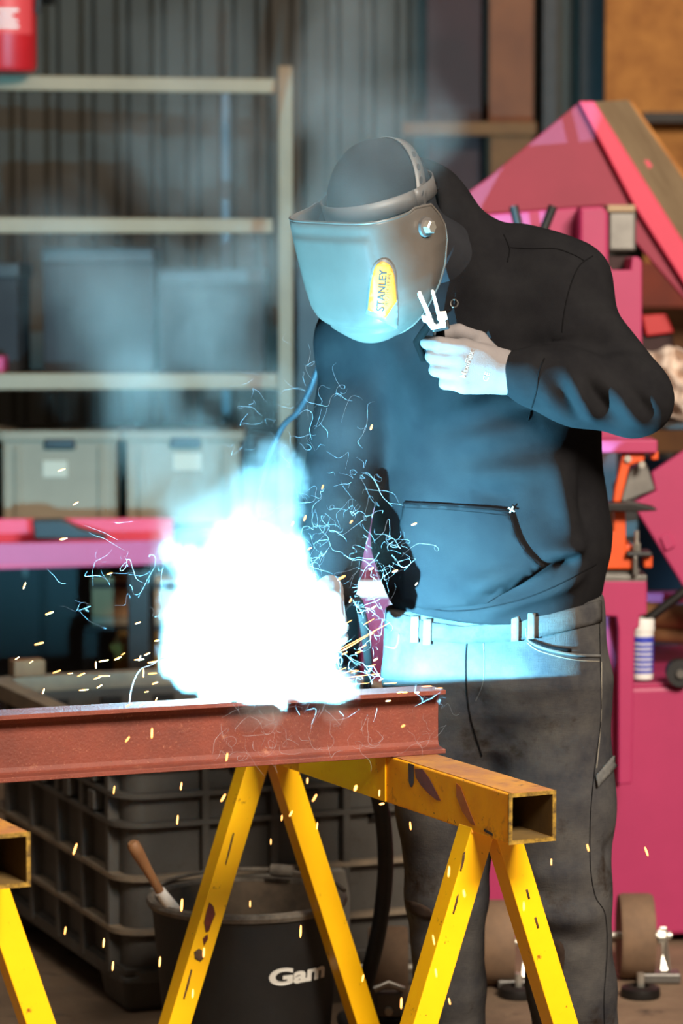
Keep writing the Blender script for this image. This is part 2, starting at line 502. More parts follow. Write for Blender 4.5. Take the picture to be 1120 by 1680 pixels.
# pink channel lying on trestle feet in front of the rack
PY = 8.2
t = empty('pink_channel', at(100, 935, PY)); tag(t, 'long pink painted steel channel in front of the storage rack', 'channel')
p = [at(-330, 897, PY - .2), at(272, 886, PY), at(272, 926, PY), at(-330, 945, PY - .2)]
MB().prism(p, (0, .02, 0)).build('front_flange', M['pink'], t, bevel=.003)
p = [at(-330, 853, PY + .14), at(284, 850, PY + .34), at(284, 905, PY + .34), at(-330, 915, PY + .14)]
MB().prism(p, (0, .02, 0)).build('back_flange', M['pink_red'], t, bevel=.003)
q0 = at(-330, 940, PY - .2); q1 = at(272, 922, PY)
MB().prism([q0, q1, q1 + Vector((.02, .34, 0)), q0 + Vector((.02, .34, 0))], (0, 0, .015)).build('web', M['pink_red'], t)
for xx in (-200, 230):
    q = at(xx, 930, PY + .1)
    MB().box((q.x, PY + .15, q.z / 2), (.06, .25, q.z)).build('support_leg', M['dark_steel'], t, bevel=.004)
# dark hand scraper lying in the channel
m = MB(); ppoly(m, [(52, 853), (100, 852), (128, 866), (178, 880), (172, 885), (56, 886)], PY + .1, .05)
tag(m.build('steel_wedge', M['black'], bevel=.006), 'dark pointed steel wedge lying in the pink channel', 'tool')

# boxes under the channel
t = empty('cardboard_box', at(210, 1026, 8.9)); tag(t, 'brown cardboard box in the shade under the pink channel', 'box')
m = MB(); pbox(m, 150, 946, 300, 1012, 8.9, .3); m.build('box_body', M['cardboard'], t, bevel=.003)
m = MB(); pbox(m, 150, 1012, 300, 1026, 8.88, .33); m.build('box_base', M['tote'], t, bevel=.003)
m = MB(); pbox(m, 152, 957, 300, 965, 8.89, .02); m.build('tape_strip', M['dark_red'], t)
m = MB(); pbox(m, 140, 1027.5, 330, 1034, 8.85, .4)
tag(m.build('low_shelf_board', M['dark_steel']), 'thin dark board carrying the brown cardboard box', 'board')
for xx in (150, 318):
    q = at(xx, 1034, 8.95)
    MB().box((q.x, 9.0, q.z / 2), (.04, .2, q.z)).build('shelf_foot', M['dark_steel'], bpy.data.objects['low_shelf_board'])
q = at(230, 1110, 8.6)
t = empty('ochre_bin', Vector((q.x, 8.6, 0))); tag(t, 'ochre bin standing on the floor behind the grey crate', 'bin')
a0 = at(187, 1062, 8.5); a1 = at(272, 1062, 8.5)
MB().box(((a0.x + a1.x) / 2, 8.65, a0.z / 2), (a1.x - a0.x, .3, a0.z)).build('bin_body', M['yellow_box'], t, bevel=.01)
MB().box(((a0.x + a1.x) / 2, 8.65, a0.z), (a1.x - a0.x + .02, .32, .02)).build('bin_rim', M['yellow_box'], t, bevel=.005)
# dark cabinet closing the view below the channel
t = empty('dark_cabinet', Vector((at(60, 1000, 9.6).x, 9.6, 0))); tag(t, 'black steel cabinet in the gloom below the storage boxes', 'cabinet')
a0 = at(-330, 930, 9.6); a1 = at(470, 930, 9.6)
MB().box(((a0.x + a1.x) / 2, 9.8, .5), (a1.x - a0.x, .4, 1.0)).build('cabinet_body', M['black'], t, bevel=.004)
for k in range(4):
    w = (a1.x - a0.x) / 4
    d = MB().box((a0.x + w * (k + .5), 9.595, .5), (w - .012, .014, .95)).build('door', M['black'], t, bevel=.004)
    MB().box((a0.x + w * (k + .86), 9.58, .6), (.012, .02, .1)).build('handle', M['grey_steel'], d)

# ------------------------------------------------------------------ fire extinguisher on the wall
EY = 8.55
r = 0.085
c = at(60, 118, EY); cx = c.x - r; z0 = c.z
t = empty('fire_extinguisher', (cx, EY, z0)); tag(t, 'red fire extinguisher with white print above the rack', 'fire extinguisher')
prof = [(0.001, 0), (r * .9, 0), (r, .012), (r, .44), (r * .93, .475), (r * .7, .51), (r * .35, .53), (.022, .535), (.022, .56)]
MB().lathe(prof, (cx, EY, z0), 40).build('cylinder', M['red'], t, smooth=True)
lab = []
for k in range(13):
    an = math.radians(-90 - 62 + 124 * k / 12)
    lab.append((cx + (r + .0015) * math.cos(an), EY + (r + .0015) * math.sin(an)))
red2 = pm('extinguisher_label', S(206, 60, 60), .5)
vs = []; fs = []
for x, y in lab: vs += [(x, y, z0 + .10), (x, y, z0 + .36)]
for k in range(12): fs.append((2 * k, 2 * k + 2, 2 * k + 3, 2 * k + 1))
lp = MB().add(vs, fs).build('label', red2, t, smooth=True)
mm = MB()
for (za, zb, aa, ab) in ((.115, .122, -135, -60), (.13, .137, -140, -62), (.145, .152, -138, -70), (.16, .167, -140, -60), (.2, .225, -118, -106), (.2, .225, -98, -86), (.2, .225, -78, -66), (.25, .26, -140, -70), (.27, .28, -140, -85), (.3, .33, -125, -60)):
    pv = []
    nn = 8
    for k in range(nn + 1):
        an = math.radians(aa + (ab - aa) * k / nn)
        x = cx + (r + .003) * math.cos(an); y = EY + (r + .003) * math.sin(an)
        pv += [(x, y, z0 + za), (x, y, z0 + zb)]
    mm.add(pv, [(2 * k, 2 * k + 2, 2 * k + 3, 2 * k + 1) for k in range(nn)])
mm.build('print', M['white_paint'], lp, smooth=True)
MB().box((cx, EY, z0 + .58), (.05, .05, .05)).build('valve', M['grey_steel'], t, bevel=.006)
MB().box((cx, EY - .03, z0 + .62), (.022, .15, .012)).box((cx, EY - .03, z0 + .65), (.022, .15, .012)).build('lever', M['black'], t, bevel=.003)
MB().tube([(cx + .03, EY, z0 + .57), (cx + .09, EY - .01, z0 + .5), (cx + .1, EY - .02, z0 + .3), (cx + .09, EY - .02, z0 + .16)], .011, 10).build('hose', M['rubber'], t, smooth=True)
MB().box((cx, EY + .6, z0 + .3), (.06, 1.1, .03)).box((cx, EY + r + .01, z0 + .3), (.05, .02, .3)).build('wall_bracket', M['dark_steel'], t)
# ------------------------------------------------------------------ trestles and beam
TZ = 0.707                     # top of the trestles
TT = math.radians(26.0)        # trestles run across this line
T1 = Vector((math.cos(TT), math.sin(TT), 0)); T2 = Vector((math.sin(TT), -math.cos(TT), 0))   # T2 points out of the tube end, to the camera
TW = 0.082; TH = 0.078


def trestle(near_left_top, length, label):
    """near_left_top: upper front corner of the open end"""
    A = Vector(near_left_top)
    c0 = A + T1 * (TW / 2) - Vector((0, 0, TH / 2)); c1 = c0 - T2 * length
    t = empty('trestle', (c0.x, c0.y, 0)); tag(t, label, 'trestle', 'yellow steel trestles under the red beam')
    tube = MB().rtube(c0, c1, TW, TH, .005).build('top_tube', M['yellow_worn'], t, bevel=.0035)
    # rusty upper face where work has been dragged
    top = [A + T1 * .004 + Vector((0, 0, .0006)), A + T1 * (TW - .004) + Vector((0, 0, .0006))]
    top += [top[1] - T2 * length, top[0] - T2 * length]
    MB().prism(top, (0, 0, .0008)).build('worn_face', M['rust_top'], tube)
    # chipped bright rim of the cut end
    rim = MB().rtube(c0 + T2 * .0006, c0 - T2 * .002, TW + .0012, TH + .0012, .0062).build('cut_edge', M['bare_edge'], tube)
    MB().rtube(c0 - T2 * .003, c1 + T2 * .003, TW - .0098, TH - .0098, .0008).build('inner_shade_lining', M['tube_inside'], tube)  # separate inner sleeve, tube's inner shade put into its colour
    LW = .043
    for off in (.14, length - .14):
        p = c0 - T2 * off - Vector((0, 0, TH / 2))
        for s in (-1, 1):
            a = p + T1 * (s * .021) + Vector((0, 0, .0))
            b = Vector((p.x, p.y, 0)) + T1 * (s * (.021 + .335 * TZ * .9))
            leg = MB().rtube(a + (a - b).normalized() * .0, b, LW, LW, .003, up=T2).build('leg', M['yellow'], t, bevel=.003)
            # weld bead at the head of the leg
            MB().tube([a + T2 * (LW / 2) + T1 * (-LW / 2), a + T2 * (LW / 2 + .002), a + T2 * (LW / 2) + T1 * (LW / 2)], .003, 6).build('weld_bead', M['yellow_worn'], leg, smooth=True)
            MB().box(b + Vector((0, 0, .004)), (.06, .06, .008), rotz(TT)).build('foot_plate', M['yellow'], leg, bevel=.002)
    return t, tube, c0, c1


A1 = on(835, 1303, TZ)
tr1, tube1, t1c0, t1c1 = trestle(A1, 1.12, 'yellow steel trestle with open tube end in front of the welder')
B2 = on(49, 1365, TZ)
tr2, tube2, t2c0, t2c1 = trestle(B2 - T1 * TW, 1.12, 'yellow steel trestle at the photo edge under the far beam end')


def tube_patch(pts, mat, name, par, lift=.0008):
    """paint mark on the long side face of the first trestle: (distance from the open end, height below the top)"""
    q = [A1 - T2 * d - T1 * lift - Vector((0, 0, h)) for d, h in pts]
    MB().prism(q, -T1 * .0006).build(name, mat, par)


tube_patch([(.335, .0005), (.315, .0005), (.316, .030), (.321, .038), (.328, .038), (.333, .030)], pm('dark_drip', S(56, 32, 26), .6, var=(S(40, 24, 22), 20, .7)), 'paint_drip', tube1)
tube_patch([(.312, .006), (.285, .003), (.262, .014), (.235, .034), (.222, .045), (.236, .046), (.262, .040), (.29, .030), (.308, .02)], M['rust_stain'], 'burn_mark', tube1)
tube_patch([(.17, .008), (.155, .012), (.12, .05), (.105, .066), (.12, .066), (.15, .05), (.168, .03)], pm('scorched_paint', S(176, 92, 22), .6, var=(S(140, 66, 20), 16, .8)), 'burn_mark', tube1)
tube_patch([(.078, .066), (.05, .069), (.05, .073), (.078, .07)], M['ink'], 'scratch', tube1)
# brighter doubler plate welded to the side of the tube near the far legs
q = [A1 - T2 * d - Vector((0, 0, h)) for d, h in ((.415, .001), (.75, .001), (.75, TH - .001), (.415, TH - .001))]
MB().prism(q, -T1 * .003).build('doubler_plate', M['yellow'], tube1, bevel=.001)
# rust scar on one leg
leg3 = [o for o in bpy.data.objects if o.name.startswith('leg') and o.parent == tr1]

# I-beam
BA = math.radians(22.8)
B1 = Vector((math.cos(BA), math.sin(BA), 0)); Bn = Vector((math.sin(BA), -math.cos(BA), 0))    # Bn points to the camera
BH = .106; BW = .066; BF = .0075; BT = .006
BE = on(731, 1238, TZ) - Bn * (BW / 2)           # right end of the beam, at its centre line
BEAM_TOP = TZ + BH + .002
bz = TZ + .0018
prof = [(-BW / 2, 0), (BW / 2, 0), (BW / 2, BF), (BT / 2 + .009, BF + .0015), (BT / 2 + .003, BF + .004), (BT / 2, BF + .011), (BT / 2, BH - BF - .011), (BT / 2 + .003, BH - BF - .004), (BT / 2 + .009, BH - BF - .0015), (BW / 2, BH - BF), (BW / 2, BH), (-BW / 2, BH), (-BW / 2, BH - BF), (-BT / 2 - .009, BH - BF - .0015), (-BT / 2 - .003, BH - BF - .004), (-BT / 2, BH - BF - .011), (-BT / 2, BF + .011), (-BT / 2 - .003, BF + .004), (-BT / 2 - .009, BF + .0015), (-BW / 2, BF)]
beam = empty('steel_beam', (BE.x, BE.y, bz)); tag(beam, 'red primed steel I-beam laid across both yellow trestles', 'beam')
m = MB(); m.prism([BE + Bn * u + Vector((0, 0, bz - TZ + w - (BE.z - TZ))) for u, w in prof], -B1 * 1.35)
beam_body = m.build('beam_body', M['primer'], beam, bevel=.0008, seg=1)
# weld bead and spatter where the arc burns
ARC = None


def beam_top_at(px):
    """point on the upper front edge of the beam below pixel column px"""
    best = None
    for k in range(0, 1350, 2):
        p = BE - B1 * (k / 1000) + Bn * (BW / 2); p.z = bz + BH
        d = p - Vector((0, 0, CAM_H))
        x = 560 + FPX * d.x / (d.y * math.cos(PITCH) - d.z * math.sin(PITCH))
        if best is None or abs(x - px) < best[0]: best = (abs(x - px), p.copy())
    return best[1]


arc_edge = beam_top_at(432)
ARC = arc_edge - Bn * .026 + Vector((0, 0, .0034))
m = MB()
for k in range(14):
    p = arc_edge - B1 * (.004 * k) - Bn * .003 + Vector((0, 0, .0012))
    m.tube([p - Bn * .004, p, p + Bn * .004], [.0018, .0032, .0018], 6)
m.build('weld_bead', M['dark_steel'], beam, smooth=True)

l = bpy.data.lights.new('welding_arc', 'POINT')
l.energy = 820; l.color = (0.17, 0.66, 0.97); l.shadow_soft_size = .0024
arc_light = bpy.data.objects.new('welding_arc', l); COL.objects.link(arc_light); arc_light.location = ARC

# ------------------------------------------------------------------ grey pallet box
CA = math.radians(22.0)
C1 = Vector((math.cos(CA), math.sin(CA), 0)); C2 = Vector((-math.sin(CA), math.cos(CA), 0))
CK = on(196, 1668, 0.0)
CLX = .82; CLY = 1.02; CH = .568
crate = empty('pallet_box', CK, CA); tag(crate, 'big grey ribbed plastic pallet box behind the beam', 'crate')


def cp(u, v, z): return CK + C1 * u + C2 * v + Vector((0, 0, z))


def cbox(u0, u1, v0, v1, z0, z1, name, mat, bevel=.003, par=None):
    c = cp((u0 + u1) / 2, (v0 + v1) / 2, (z0 + z1) / 2)
    return MB().box(c, (u1 - u0, v1 - v0, z1 - z0), rotz(CA)).build(name, mat, par or crate, bevel=bevel)


def wall_ring(inset, z0, z1, r, name, mat, par=None, thick=.012):
    """rounded rectangular band"""
    out = []; inn = []
    for (cu, cv, a0) in ((r, r, 180), (CLX - r, r, 270), (CLX - r, CLY - r, 0), (r, CLY - r, 90)):
        for k in range(6):
            an = math.radians(a0 + 90 * k / 5)
            du, dv = math.cos(an), math.sin(an)
            out.append((cu + (r - inset) * du, cv + (r - inset) * dv)); inn.append((cu + (r - inset - thick) * du, cv + (r - inset - thick) * dv))
    n = len(out); mb = MB()
    vs = [cp(u, v, z0) for u, v in out] + [cp(u, v, z1) for u, v in out] + [cp(u, v, z1) for u, v in inn] + [cp(u, v, z0) for u, v in inn]
    fs = []
    for i in range(n):
        j = (i + 1) % n
        fs += [(i, j, n + j, n + i), (n + i, n + j, 2 * n + j, 2 * n + i), (2 * n + i, 2 * n + j, 3 * n + j, 3 * n + i), (3 * n + i, 3 * n + j, j, i)]
    mb.add(vs, fs)
    return mb.build(name, mat, par or crate, smooth=True, angle=math.radians(35))


wall_ring(.030, .07, CH - .01, .07, 'box_wall', M['crate'])
wall_ring(.0, CH - .035, CH, .08, 'rim', M['crate_wear'], thick=.045)
for z in (.165, .275, .385, .445, .505):
    wall_ring(.004, z - .005, z + .005, .075, 'horizontal_rib', M['crate_wear'] if z < .3 else M['crate'], thick=.030)
wall_ring(.010, .06, .085, .075, 'base_band', M['crate'], thick=.03)
cbox(.02, CLX - .02, .02, CLY - .02, .075, .09, 'box_floor', M['crate'])
for u in (.19, .34, .50, .66):
    cbox(u - .008, u + .008, .006, .032, .07, CH - .03, 'upright_rib', M['crate'])
for v in (.10, .28, .46, .66, .86):
    cbox(.006, .032, v - .012, v + .012, .07, CH - .03, 'upright_rib', M['crate'])
for v in (.19, .37, .56, .76):
    for z0, z1 in ((.395, .435), (.455, .495)):
        cbox(.0, .02, v - .02, v + .02, z0, z1, 'notch_block', M['crate'])
for u in (.27, .42, .58, .74):
    for z in (.37, .43, .49):
        cbox(u - .022, u + .022, .012, .031, z - .006, z + .004, 'rib_stub', M['dark_steel'], bevel=0)
for (u0, v0) in ((.0, .0), (CLX - .2, 0), (0, CLY - .2), (CLX - .2, CLY - .2)):
    p = [cp(u0 + .012, v0 + .012, 0), cp(u0 + .188, v0 + .012, 0), cp(u0 + .188, v0 + .188, 0), cp(u0 + .012, v0 + .188, 0)]
    ctr = cp(u0 + .1, v0 + .1, 0)
    vs = [ctr + (q - ctr) * .86 for q in p] + [q + Vector((0, 0, .075)) for q in p]
    MB().add(vs, [(3, 2, 1, 0), (4, 5, 6, 7), (0, 1, 5, 4), (1, 2, 6, 5), (2, 3, 7, 6), (3, 0, 4, 7)]).build('foot', M['crate'], crate, bevel=.012)
for k in range(5):
    cbox(.14 + k * .13, .19 + k * .13, CLY - .052, CLY - .045, CH - .075, CH - .055, 'rim_slot', M['black'], bevel=0)
for k in range(8):
    cbox(.034, .042, .12 + k * .11, .135 + k * .11, .1, CH - .04, 'inner_rib', M['crate'], bevel=0)
q = cp(.10, CLY - .02, CH)
MB().box(q + Vector((0, 0, .02)), (.075, .05, .038), rotz(CA)).build('wood_block', M['wood'], None, bevel=.003)
tag(bpy.data.objects['wood_block'], 'small pale wooden block lying on the crate rim', 'block')

# ------------------------------------------------------------------ black mortar tub
tubc = on(405, 1470, .317); tubc.z = 0
tub = empty('mortar_tub', tubc); tag(tub, 'black round mortar tub with dusty rim in front of the crate', 'bucket')
R0 = .150; R1 = .184; H = .317
MB().lathe([(.001, .001), (R0, .001), (R0 + .004, .008), (R1 - .004, H - .03), (R1, H - .012)], tubc, 64).build('tub_wall', M['bucket'], tub, smooth=True)
MB().lathe([(R1 - .008, H - .004), (R1 - .012, H - .03), (R0 - .004, .06), (.001, .06)], tubc, 64).build('inside_wall', M['bucket_in'], tub, smooth=True)
MB().lathe([(R1 - .009, H - .006), (R1 - .008, H), (R1 - .002, H + .003), (R1 + .006, H), (R1 + .008, H - .006), (R1 + .004, H - .014), (R1 - .004, H - .014), (R1 - .009, H - .006)], tubc, 64).build('rim', M['bucket_rim'], tub, smooth=True)
pts = []
for k in range(25):
    an = math.radians(12 + 156 * k / 24)
    pts.append(tubc + Vector(((R1 + .006) * math.cos(an), (R1 - .02) * math.sin(an) * .93, H + .004 + .018 * math.sin(math.radians(180 * k / 24)))))
hd = MB().tube(pts, .004, 8).build('bail_handle', M['bucket_rim'], tub, smooth=True)
q = pts[9]
MB().tube([q + (pts[10] - pts[9]) * t for t in (-1.2, -1, 0, 1, 1.2)], [.006, .012, .013, .012, .006], 12).build('handle_grip', M['bucket_rim'], hd, smooth=True)
# lumpy rubble inside
m = MB()
for k in range(46):
    an = random.uniform(0, 6.28); rr = R0 * math.sqrt(random.random()) * .62
    c = tubc + Vector((rr * math.cos(an), rr * math.sin(an), .09 + random.uniform(0, .07)))
    m.box(c, (random.uniform(.025, .05),) * 3, Matrix.Rotation(random.uniform(0, 3), 3, Vector((random.random(), random.random(), random.random() + .1))))
rub = m.build('scrap_filling', M['bucket_in'], tub, bevel=.006); rub['kind'] = 'stuff'


def text_mesh(s, size, name, mat, parent, M4, extrude=.0006, bold=0.0, sx=1.0):
    cu = bpy.data.curves.new(name, 'FONT'); cu.body = s; cu.size = size; cu.extrude = extrude; cu.align_x = 'CENTER'; cu.align_y = 'CENTER'; cu.offset = bold
    o = bpy.data.objects.new(name, cu); COL.objects.link(o)
    dg = bpy.context.evaluated_depsgraph_get()
    me = bpy.data.meshes.new_from_object(o.evaluated_get(dg))
    bpy.data.objects.remove(o)
    me.name = name
    return me


def text_vf(s, size, extrude=.0006, bold=0.0):
    me = text_mesh(s, size, 'tmp', None, None, None, extrude, bold)
    v = [Vector(x.co) for x in me.vertices]; f = [tuple(p.vertices) for p in me.polygons]
    bpy.data.meshes.remove(me)
    return v, f


# white lettering bent round the tub
v, f = text_vf('Gam', .060, .0004, .0024)
ang0 = math.radians(-53)
vs = []
for p in v:
    zz = .196 + p.y * .72
    rr = R0 + .004 + (R1 - R0 - .006) * (zz - .008) / (H - .038) + .0012 + p.z
    an = ang0 + p.x * 1.15 / rr
    vs.append(tubc + Vector((rr * math.cos(an), rr * math.sin(an), zz)))
MB().add(vs, f).build('lettering', M['white_paint'], tub)

# brush with wooden handle standing in the tub
h0 = at(281, 1487, tubc.y - .10); h1 = at(262, 1462, tubc.y - .12); h2 = at(216, 1382, tubc.y - .16)
t = empty('paint_brush', h0); tag(t, 'wooden handled brush with white ferrule leaning in the black tub', 'brush')
d = (h2 - h1)
MB().tube([h1, h1 + d * .15, h1 + d * .45, h1 + d * .8, h1 + d * .95, h2], [.0085, .0085, .0095, .0125, .0125, .008], 14).build('handle', M['wood'], t, smooth=True)
MB().tube([h0 + (h0 - h1) * .6, h0, h1], [.013, .0125, .0105], 14).build('ferrule', M['white_plastic'], t, smooth=True)
MB().tube([h0 + (h0 - h1) * 3.2, h0 + (h0 - h1) * .6], [.015, .0125], 12).build('bristles', M['wood'], t, smooth=True)

# pale board between tub and crate
t = MB(); a = on(310, 1500, .2)
pb = [at(310, 1447, 6.10), at(566, 1426, 6.22), at(575, 1470, 6.22), at(572, 1700, 6.20), at(314, 1720, 6.08)]
t.prism(pb, (-.008, .02, 0)); tag(t.build('grey_panel', pm('pale_grey_panel', S(150, 142, 130), .7, var=(S(120, 112, 104), 6, .7)), bevel=.004), 'pale grey board leaning on the crate behind the black tub', 'board')

# thick black welding hose dropping behind the trestle
hp = [at(600, 1215, 5.72), at(612, 1270, 5.74), at(628, 1345, 5.76), at(632, 1430, 5.78), at(622, 1520, 5.78), at(604, 1600, 5.78), at(588, 1660, 5.78), at(590, 1725, 5.76)]
hp += [Vector((hp[-1].x, hp[-1].y + .03, .05)), Vector((hp[-1].x - .02, hp[-1].y + .12, .018)), Vector((hp[-1].x - .03, hp[-1].y + .24, .0165))]


def smooth_path(pts, n=6):
    pts = [Vector(p) for p in pts]; out = []
    for i in range(len(pts) - 1):
        p0 = pts[max(i - 1, 0)]; p1 = pts[i]; p2 = pts[i + 1]; p3 = pts[min(i + 2, len(pts) - 1)]
        for k in range(n):
            t = k / n
            out.append(.5 * ((2 * p1) + (p2 - p0) * t + (2 * p0 - 5 * p1 + 4 * p2 - p3) * t * t + (3 * p1 - p0 - 3 * p2 + p3) * t ** 3))
    out.append(pts[-1])
    return out


tag(MB().tube(smooth_path(hp), .0155, 16).build('welding_hose', M['rubber'], smooth=True), 'thick black welding hose hanging down behind the yellow trestle', 'hose')
# ------------------------------------------------------------------ pink steel-working machine on the right
MY = 7.2
mach = empty('ironworker_machine', Vector((at(1100, 900, MY).x, MY, 0)))
tag(mach, 'large pink painted steel working machine with orange punch unit', 'machine')


def mp(name, pts, Y, depth, mat, par=None, bevel=.004):
    return ppoly(MB(), pts, Y, depth).build(name, mat, par or mach, bevel=bevel)


def mbx(name, x0, y0, x1, y1, Y, depth, mat, par=None, bevel=.004):
    return pbox(MB(), x0, y0, x1, y1, Y, depth).build(name, mat, par or mach, bevel=bevel)


# lower body plate
body = mp('base_body', [(770, 1135), (1330, 1120), (1330, 1524), (1072, 1536), (770, 1560)], 6.75, .9, M['pink'], bevel=.01)
mbx('plinth', 800, 1540, 1330, 1612, 7.0, .6, M['black'], body)
# leg bracket with T-shaped head
br = mp('support_leg', [(975, 952), (1061, 952), (1061, 1008), (1049, 1011), (1048, 1030), (1041, 1033), (1036, 1286), (1014, 1288), (1014, 1034), (1011, 1012), (975, 1010)], 6.60, .035, M['pink'], bevel=.004)
mp('gusset', [(972, 1008), (1016, 1008), (1016, 1292), (972, 1292)], 6.66, .06, M['pink'], br)
mbx('table_plate', 940, 944, 1061, 954, 6.6, .3, M['grey_steel'], bevel=.002)
# open tray behind the leg: back panel, floor, top rail
mbx('tray_back', 1030, 1040, 1330, 1122, 7.45, .03, M['dark_red'])
mp('tray_floor', [(1036, 1127), (1330, 1121), (1330, 1119), (1036, 1121)], 6.76, .7, M['pink'])
mbx('tray_rail', 1056, 972, 1330, 990, 7.3, .05, M['pink'])
# orange punch unit
pu = mbx('punch_base', 930, 894, 1038, 934, 6.62, .12, M['orange'], bevel=.004)
mbx('spacer_block', 980, 934, 1048, 950, 6.62, .14, M['grey_steel'], bevel=.002)
mp('punch_column', [(1006, 838), (1026, 838), (1027, 912), (1040, 915), (1040, 934), (985, 934), (985, 880), (1006, 872)], 6.60, .06, M['orange'], pu)
mp('slanted_strap', [(1021, 744), (1057, 742), (1057, 756), (1033, 764), (1018, 824), (1005, 824), (1008, 802)], 6.60, .03, M['orange'], pu)
mbx('clamp_lug', 1056, 911, 1070, 932, 6.60, .05, M['orange'], pu)
mbx('clamp_lug', 1068, 740, 1080, 755, 6.60, .05, M['orange'], pu)
mp('shear_blade', [(1033, 768), (1060, 758), (1075, 804), (1020, 826), (1018, 818)], 6.64, .03, M['grey_steel'], pu)
mp('die_bar', [(960, 826), (1040, 826), (1077, 834), (1077, 838), (1040, 840), (960, 838)], 6.55, .08, M['dark_steel'], pu)
mbx('side_plate', 978, 838, 1006, 878, 6.63, .04, M['beige_metal'], pu)
mbx('bracket_arm', 1027, 906, 1070, 914, 6.58, .08, M['black'], pu)
mbx('bracket_upright', 1038, 912, 1046, 946, 6.58, .03, M['grey_steel'], pu)
bq = at(1044, 897, 6.6)
MB().cyl(bq + Vector((0, 0, -.02)), bq + Vector((0, 0, .035)), .005, n=10).build('bolt', M['zinc'], pu, smooth=True)
MB().cyl(bq + Vector((0, 0, -.012)), bq + Vector((0, 0, .008)), .009, n=6).build('nut', M['zinc'], pu)
for (bx, by) in ((1030, 753), (1053, 762)):
    q = at(bx, by, 6.59)
    MB().cyl(q, q + Vector((0, .02, 0)), .008, n=6).build('bolt', M['zinc'], pu)
mbx('top_bar', 930, 722, 1078, 743, 6.58, .12, M['pink'], bevel=.003)
mbx('inner_body', 930, 742, 1012, 900, 6.85, .4, M['dark_red'])
mbx('rear_body', 800, 560, 1046, 1010, 7.5, .3, M['black'])
# tilted guard plate
gp = mp('guard_plate', [(1180, 700), (1068, 776), (1075, 806), (1036, 826), (1150, 1010), (1260, 900)], 6.85, .03, M['pink'], bevel=.004)
mp('raised_square', [(1082, 882), (1097, 874), (1108, 896), (1092, 905)], 6.84, .015, M['pink'], gp, .003)
# rods in the tray
MB().tube([at(1060, 1018, 6.8), at(1138, 958, 6.8)], .011, 10).build('lever_rod', M['dark_steel'], mach, smooth=True)
for k, (ya, yb, rr, mt) in enumerate(((1008, 1024, .03, 'brown_board'), (1040, 1052, .017, 'brown_board'))):
    MB().tube([at(1048, ya, 7.0), at(1300, yb, 7.1)], rr, 14).build('pipe', M[mt], mach, smooth=True)
q = at(1114, 1103, 6.74)
wz = MB().tube([q + Vector((0, -.02, 0)), q + Vector((0, .02, 0))], .030, 24).build('hand_wheel', M['black'], mach, smooth=True)
MB().tube([q + Vector((0, -.03, 0)), q + Vector((0, -.02, 0))], .010, 12).build('wheel_bolt', M['grey_steel'], wz, smooth=True)
# column blocks above
cb = mp('column_block', [(790, 352), (948, 340), (948, 760), (790, 760)], 7.0, .35, M['pink'], bevel=.006)
pr = [(950, 340), (985, 338), (994, 342), (998, 352), (998, 760), (950, 760)]
mp('column_front', pr, 6.9, .12, M['pink'], cb, .008)
mp('column_cheek', [(984, 438), (1002, 438), (1002, 443), (1034, 443), (1036, 422), (1046, 421), (1053, 428), (1053, 740), (984, 740)], 6.88, .2, M['pink'], bevel=.004)
mbx('slot_back', 998, 421, 1040, 446, 7.05, .05, M['dark_red'], bevel=0)
mbx('motor_box', 998, 346, 1043, 412, 7.2, .2, M['grey_steel'], bevel=.006)
mbx('motor_cover', 996, 336, 1042, 348, 7.19, .22, M['beige_metal'], bevel=.003)
for pts in ([(842, 338), (852, 378), (860, 430)], [(907, 338), (892, 376), (876, 430)]):
    MB().tube([at(x, y, 6.86) for x, y in pts], .0105, 12).build('lever_grip', M['black'], mach, smooth=True)
# big triangular guard with bare plate edge
tg = mp('triangular_guard', [(752, 330), (772, 312), (800, 292), (949, 168), (975, 168), (1250, 640), (1150, 640), (1130, 500), (990, 338), (800, 352)], 7.45, .02, pm('dull_pink_paint', S(150, 38, 64), .6, var=(S(136, 32, 56), 3, .8)), bevel=.004)
mp('guard_band', [(949, 166), (975, 166), (1250, 600), (1250, 665), (1040, 338)], 7.42, .03, M['pink_red'], tg)
e0 = [at(975, 166, 7.45), at(1250, 600, 7.45)]
edge = [e0[0], e0[1], at(1310, 560, 7.9), at(1030, 163, 7.9)]
MB().prism(edge, (-.02, 0, -.02)).build('plate_edge', M['beige_metal'], tg, bevel=.003)
MB().prism([at(1028, 164, 7.9), at(1310, 558, 7.9), at(1322, 562, 7.9), at(1038, 168, 7.9)], (0, .03, 0)).build('edge_lip', M['osb'], tg)
mp('paint_mark', [(1040, 268), (1062, 262), (1070, 272), (1050, 290), (1044, 284)], 7.60, .004, M['pink_red'], tg, 0)

# blue and white pot in the tray
pq = on(1055, 1121, at(1055, 1118, 6.9).z)
pq = at(1054, 1113, 6.8)
pr_ = (at(1071, 1100, 6.8).x - at(1036, 1100, 6.8).x) / 2; ph = at(0, 1030, 6.8).z - pq.z
t = empty('paste_pot', pq); tag(t, 'white plastic pot with blue label on the pink machine tray', 'pot')
MB().lathe([(.001, 0), (pr_ * .93, 0), (pr_ * .95, .006), (pr_ * .97, ph), (.001, ph)], pq, 32).build('pot_body', M['white_plastic'], t, smooth=True)
MB().lathe([(pr_ * .97, ph * .12), (pr_ * .985, ph * .12), (pr_ * .99, ph * .84), (pr_ * .97, ph * .84)], pq, 32).build('pot_label', M['blue'], t, smooth=True)
m = MB()
for k in range(6):
    z = ph * (.2 + .1 * k)
    for a in range(7):
        an = math.radians(-145 + a * 16)
        m.box(pq + Vector((pr_ * .992 * math.cos(an), pr_ * .992 * math.sin(an), z)), (.006, .0015, .004), rotz(an + math.pi / 2))
m.build('label_print', M['white_plastic'], t)
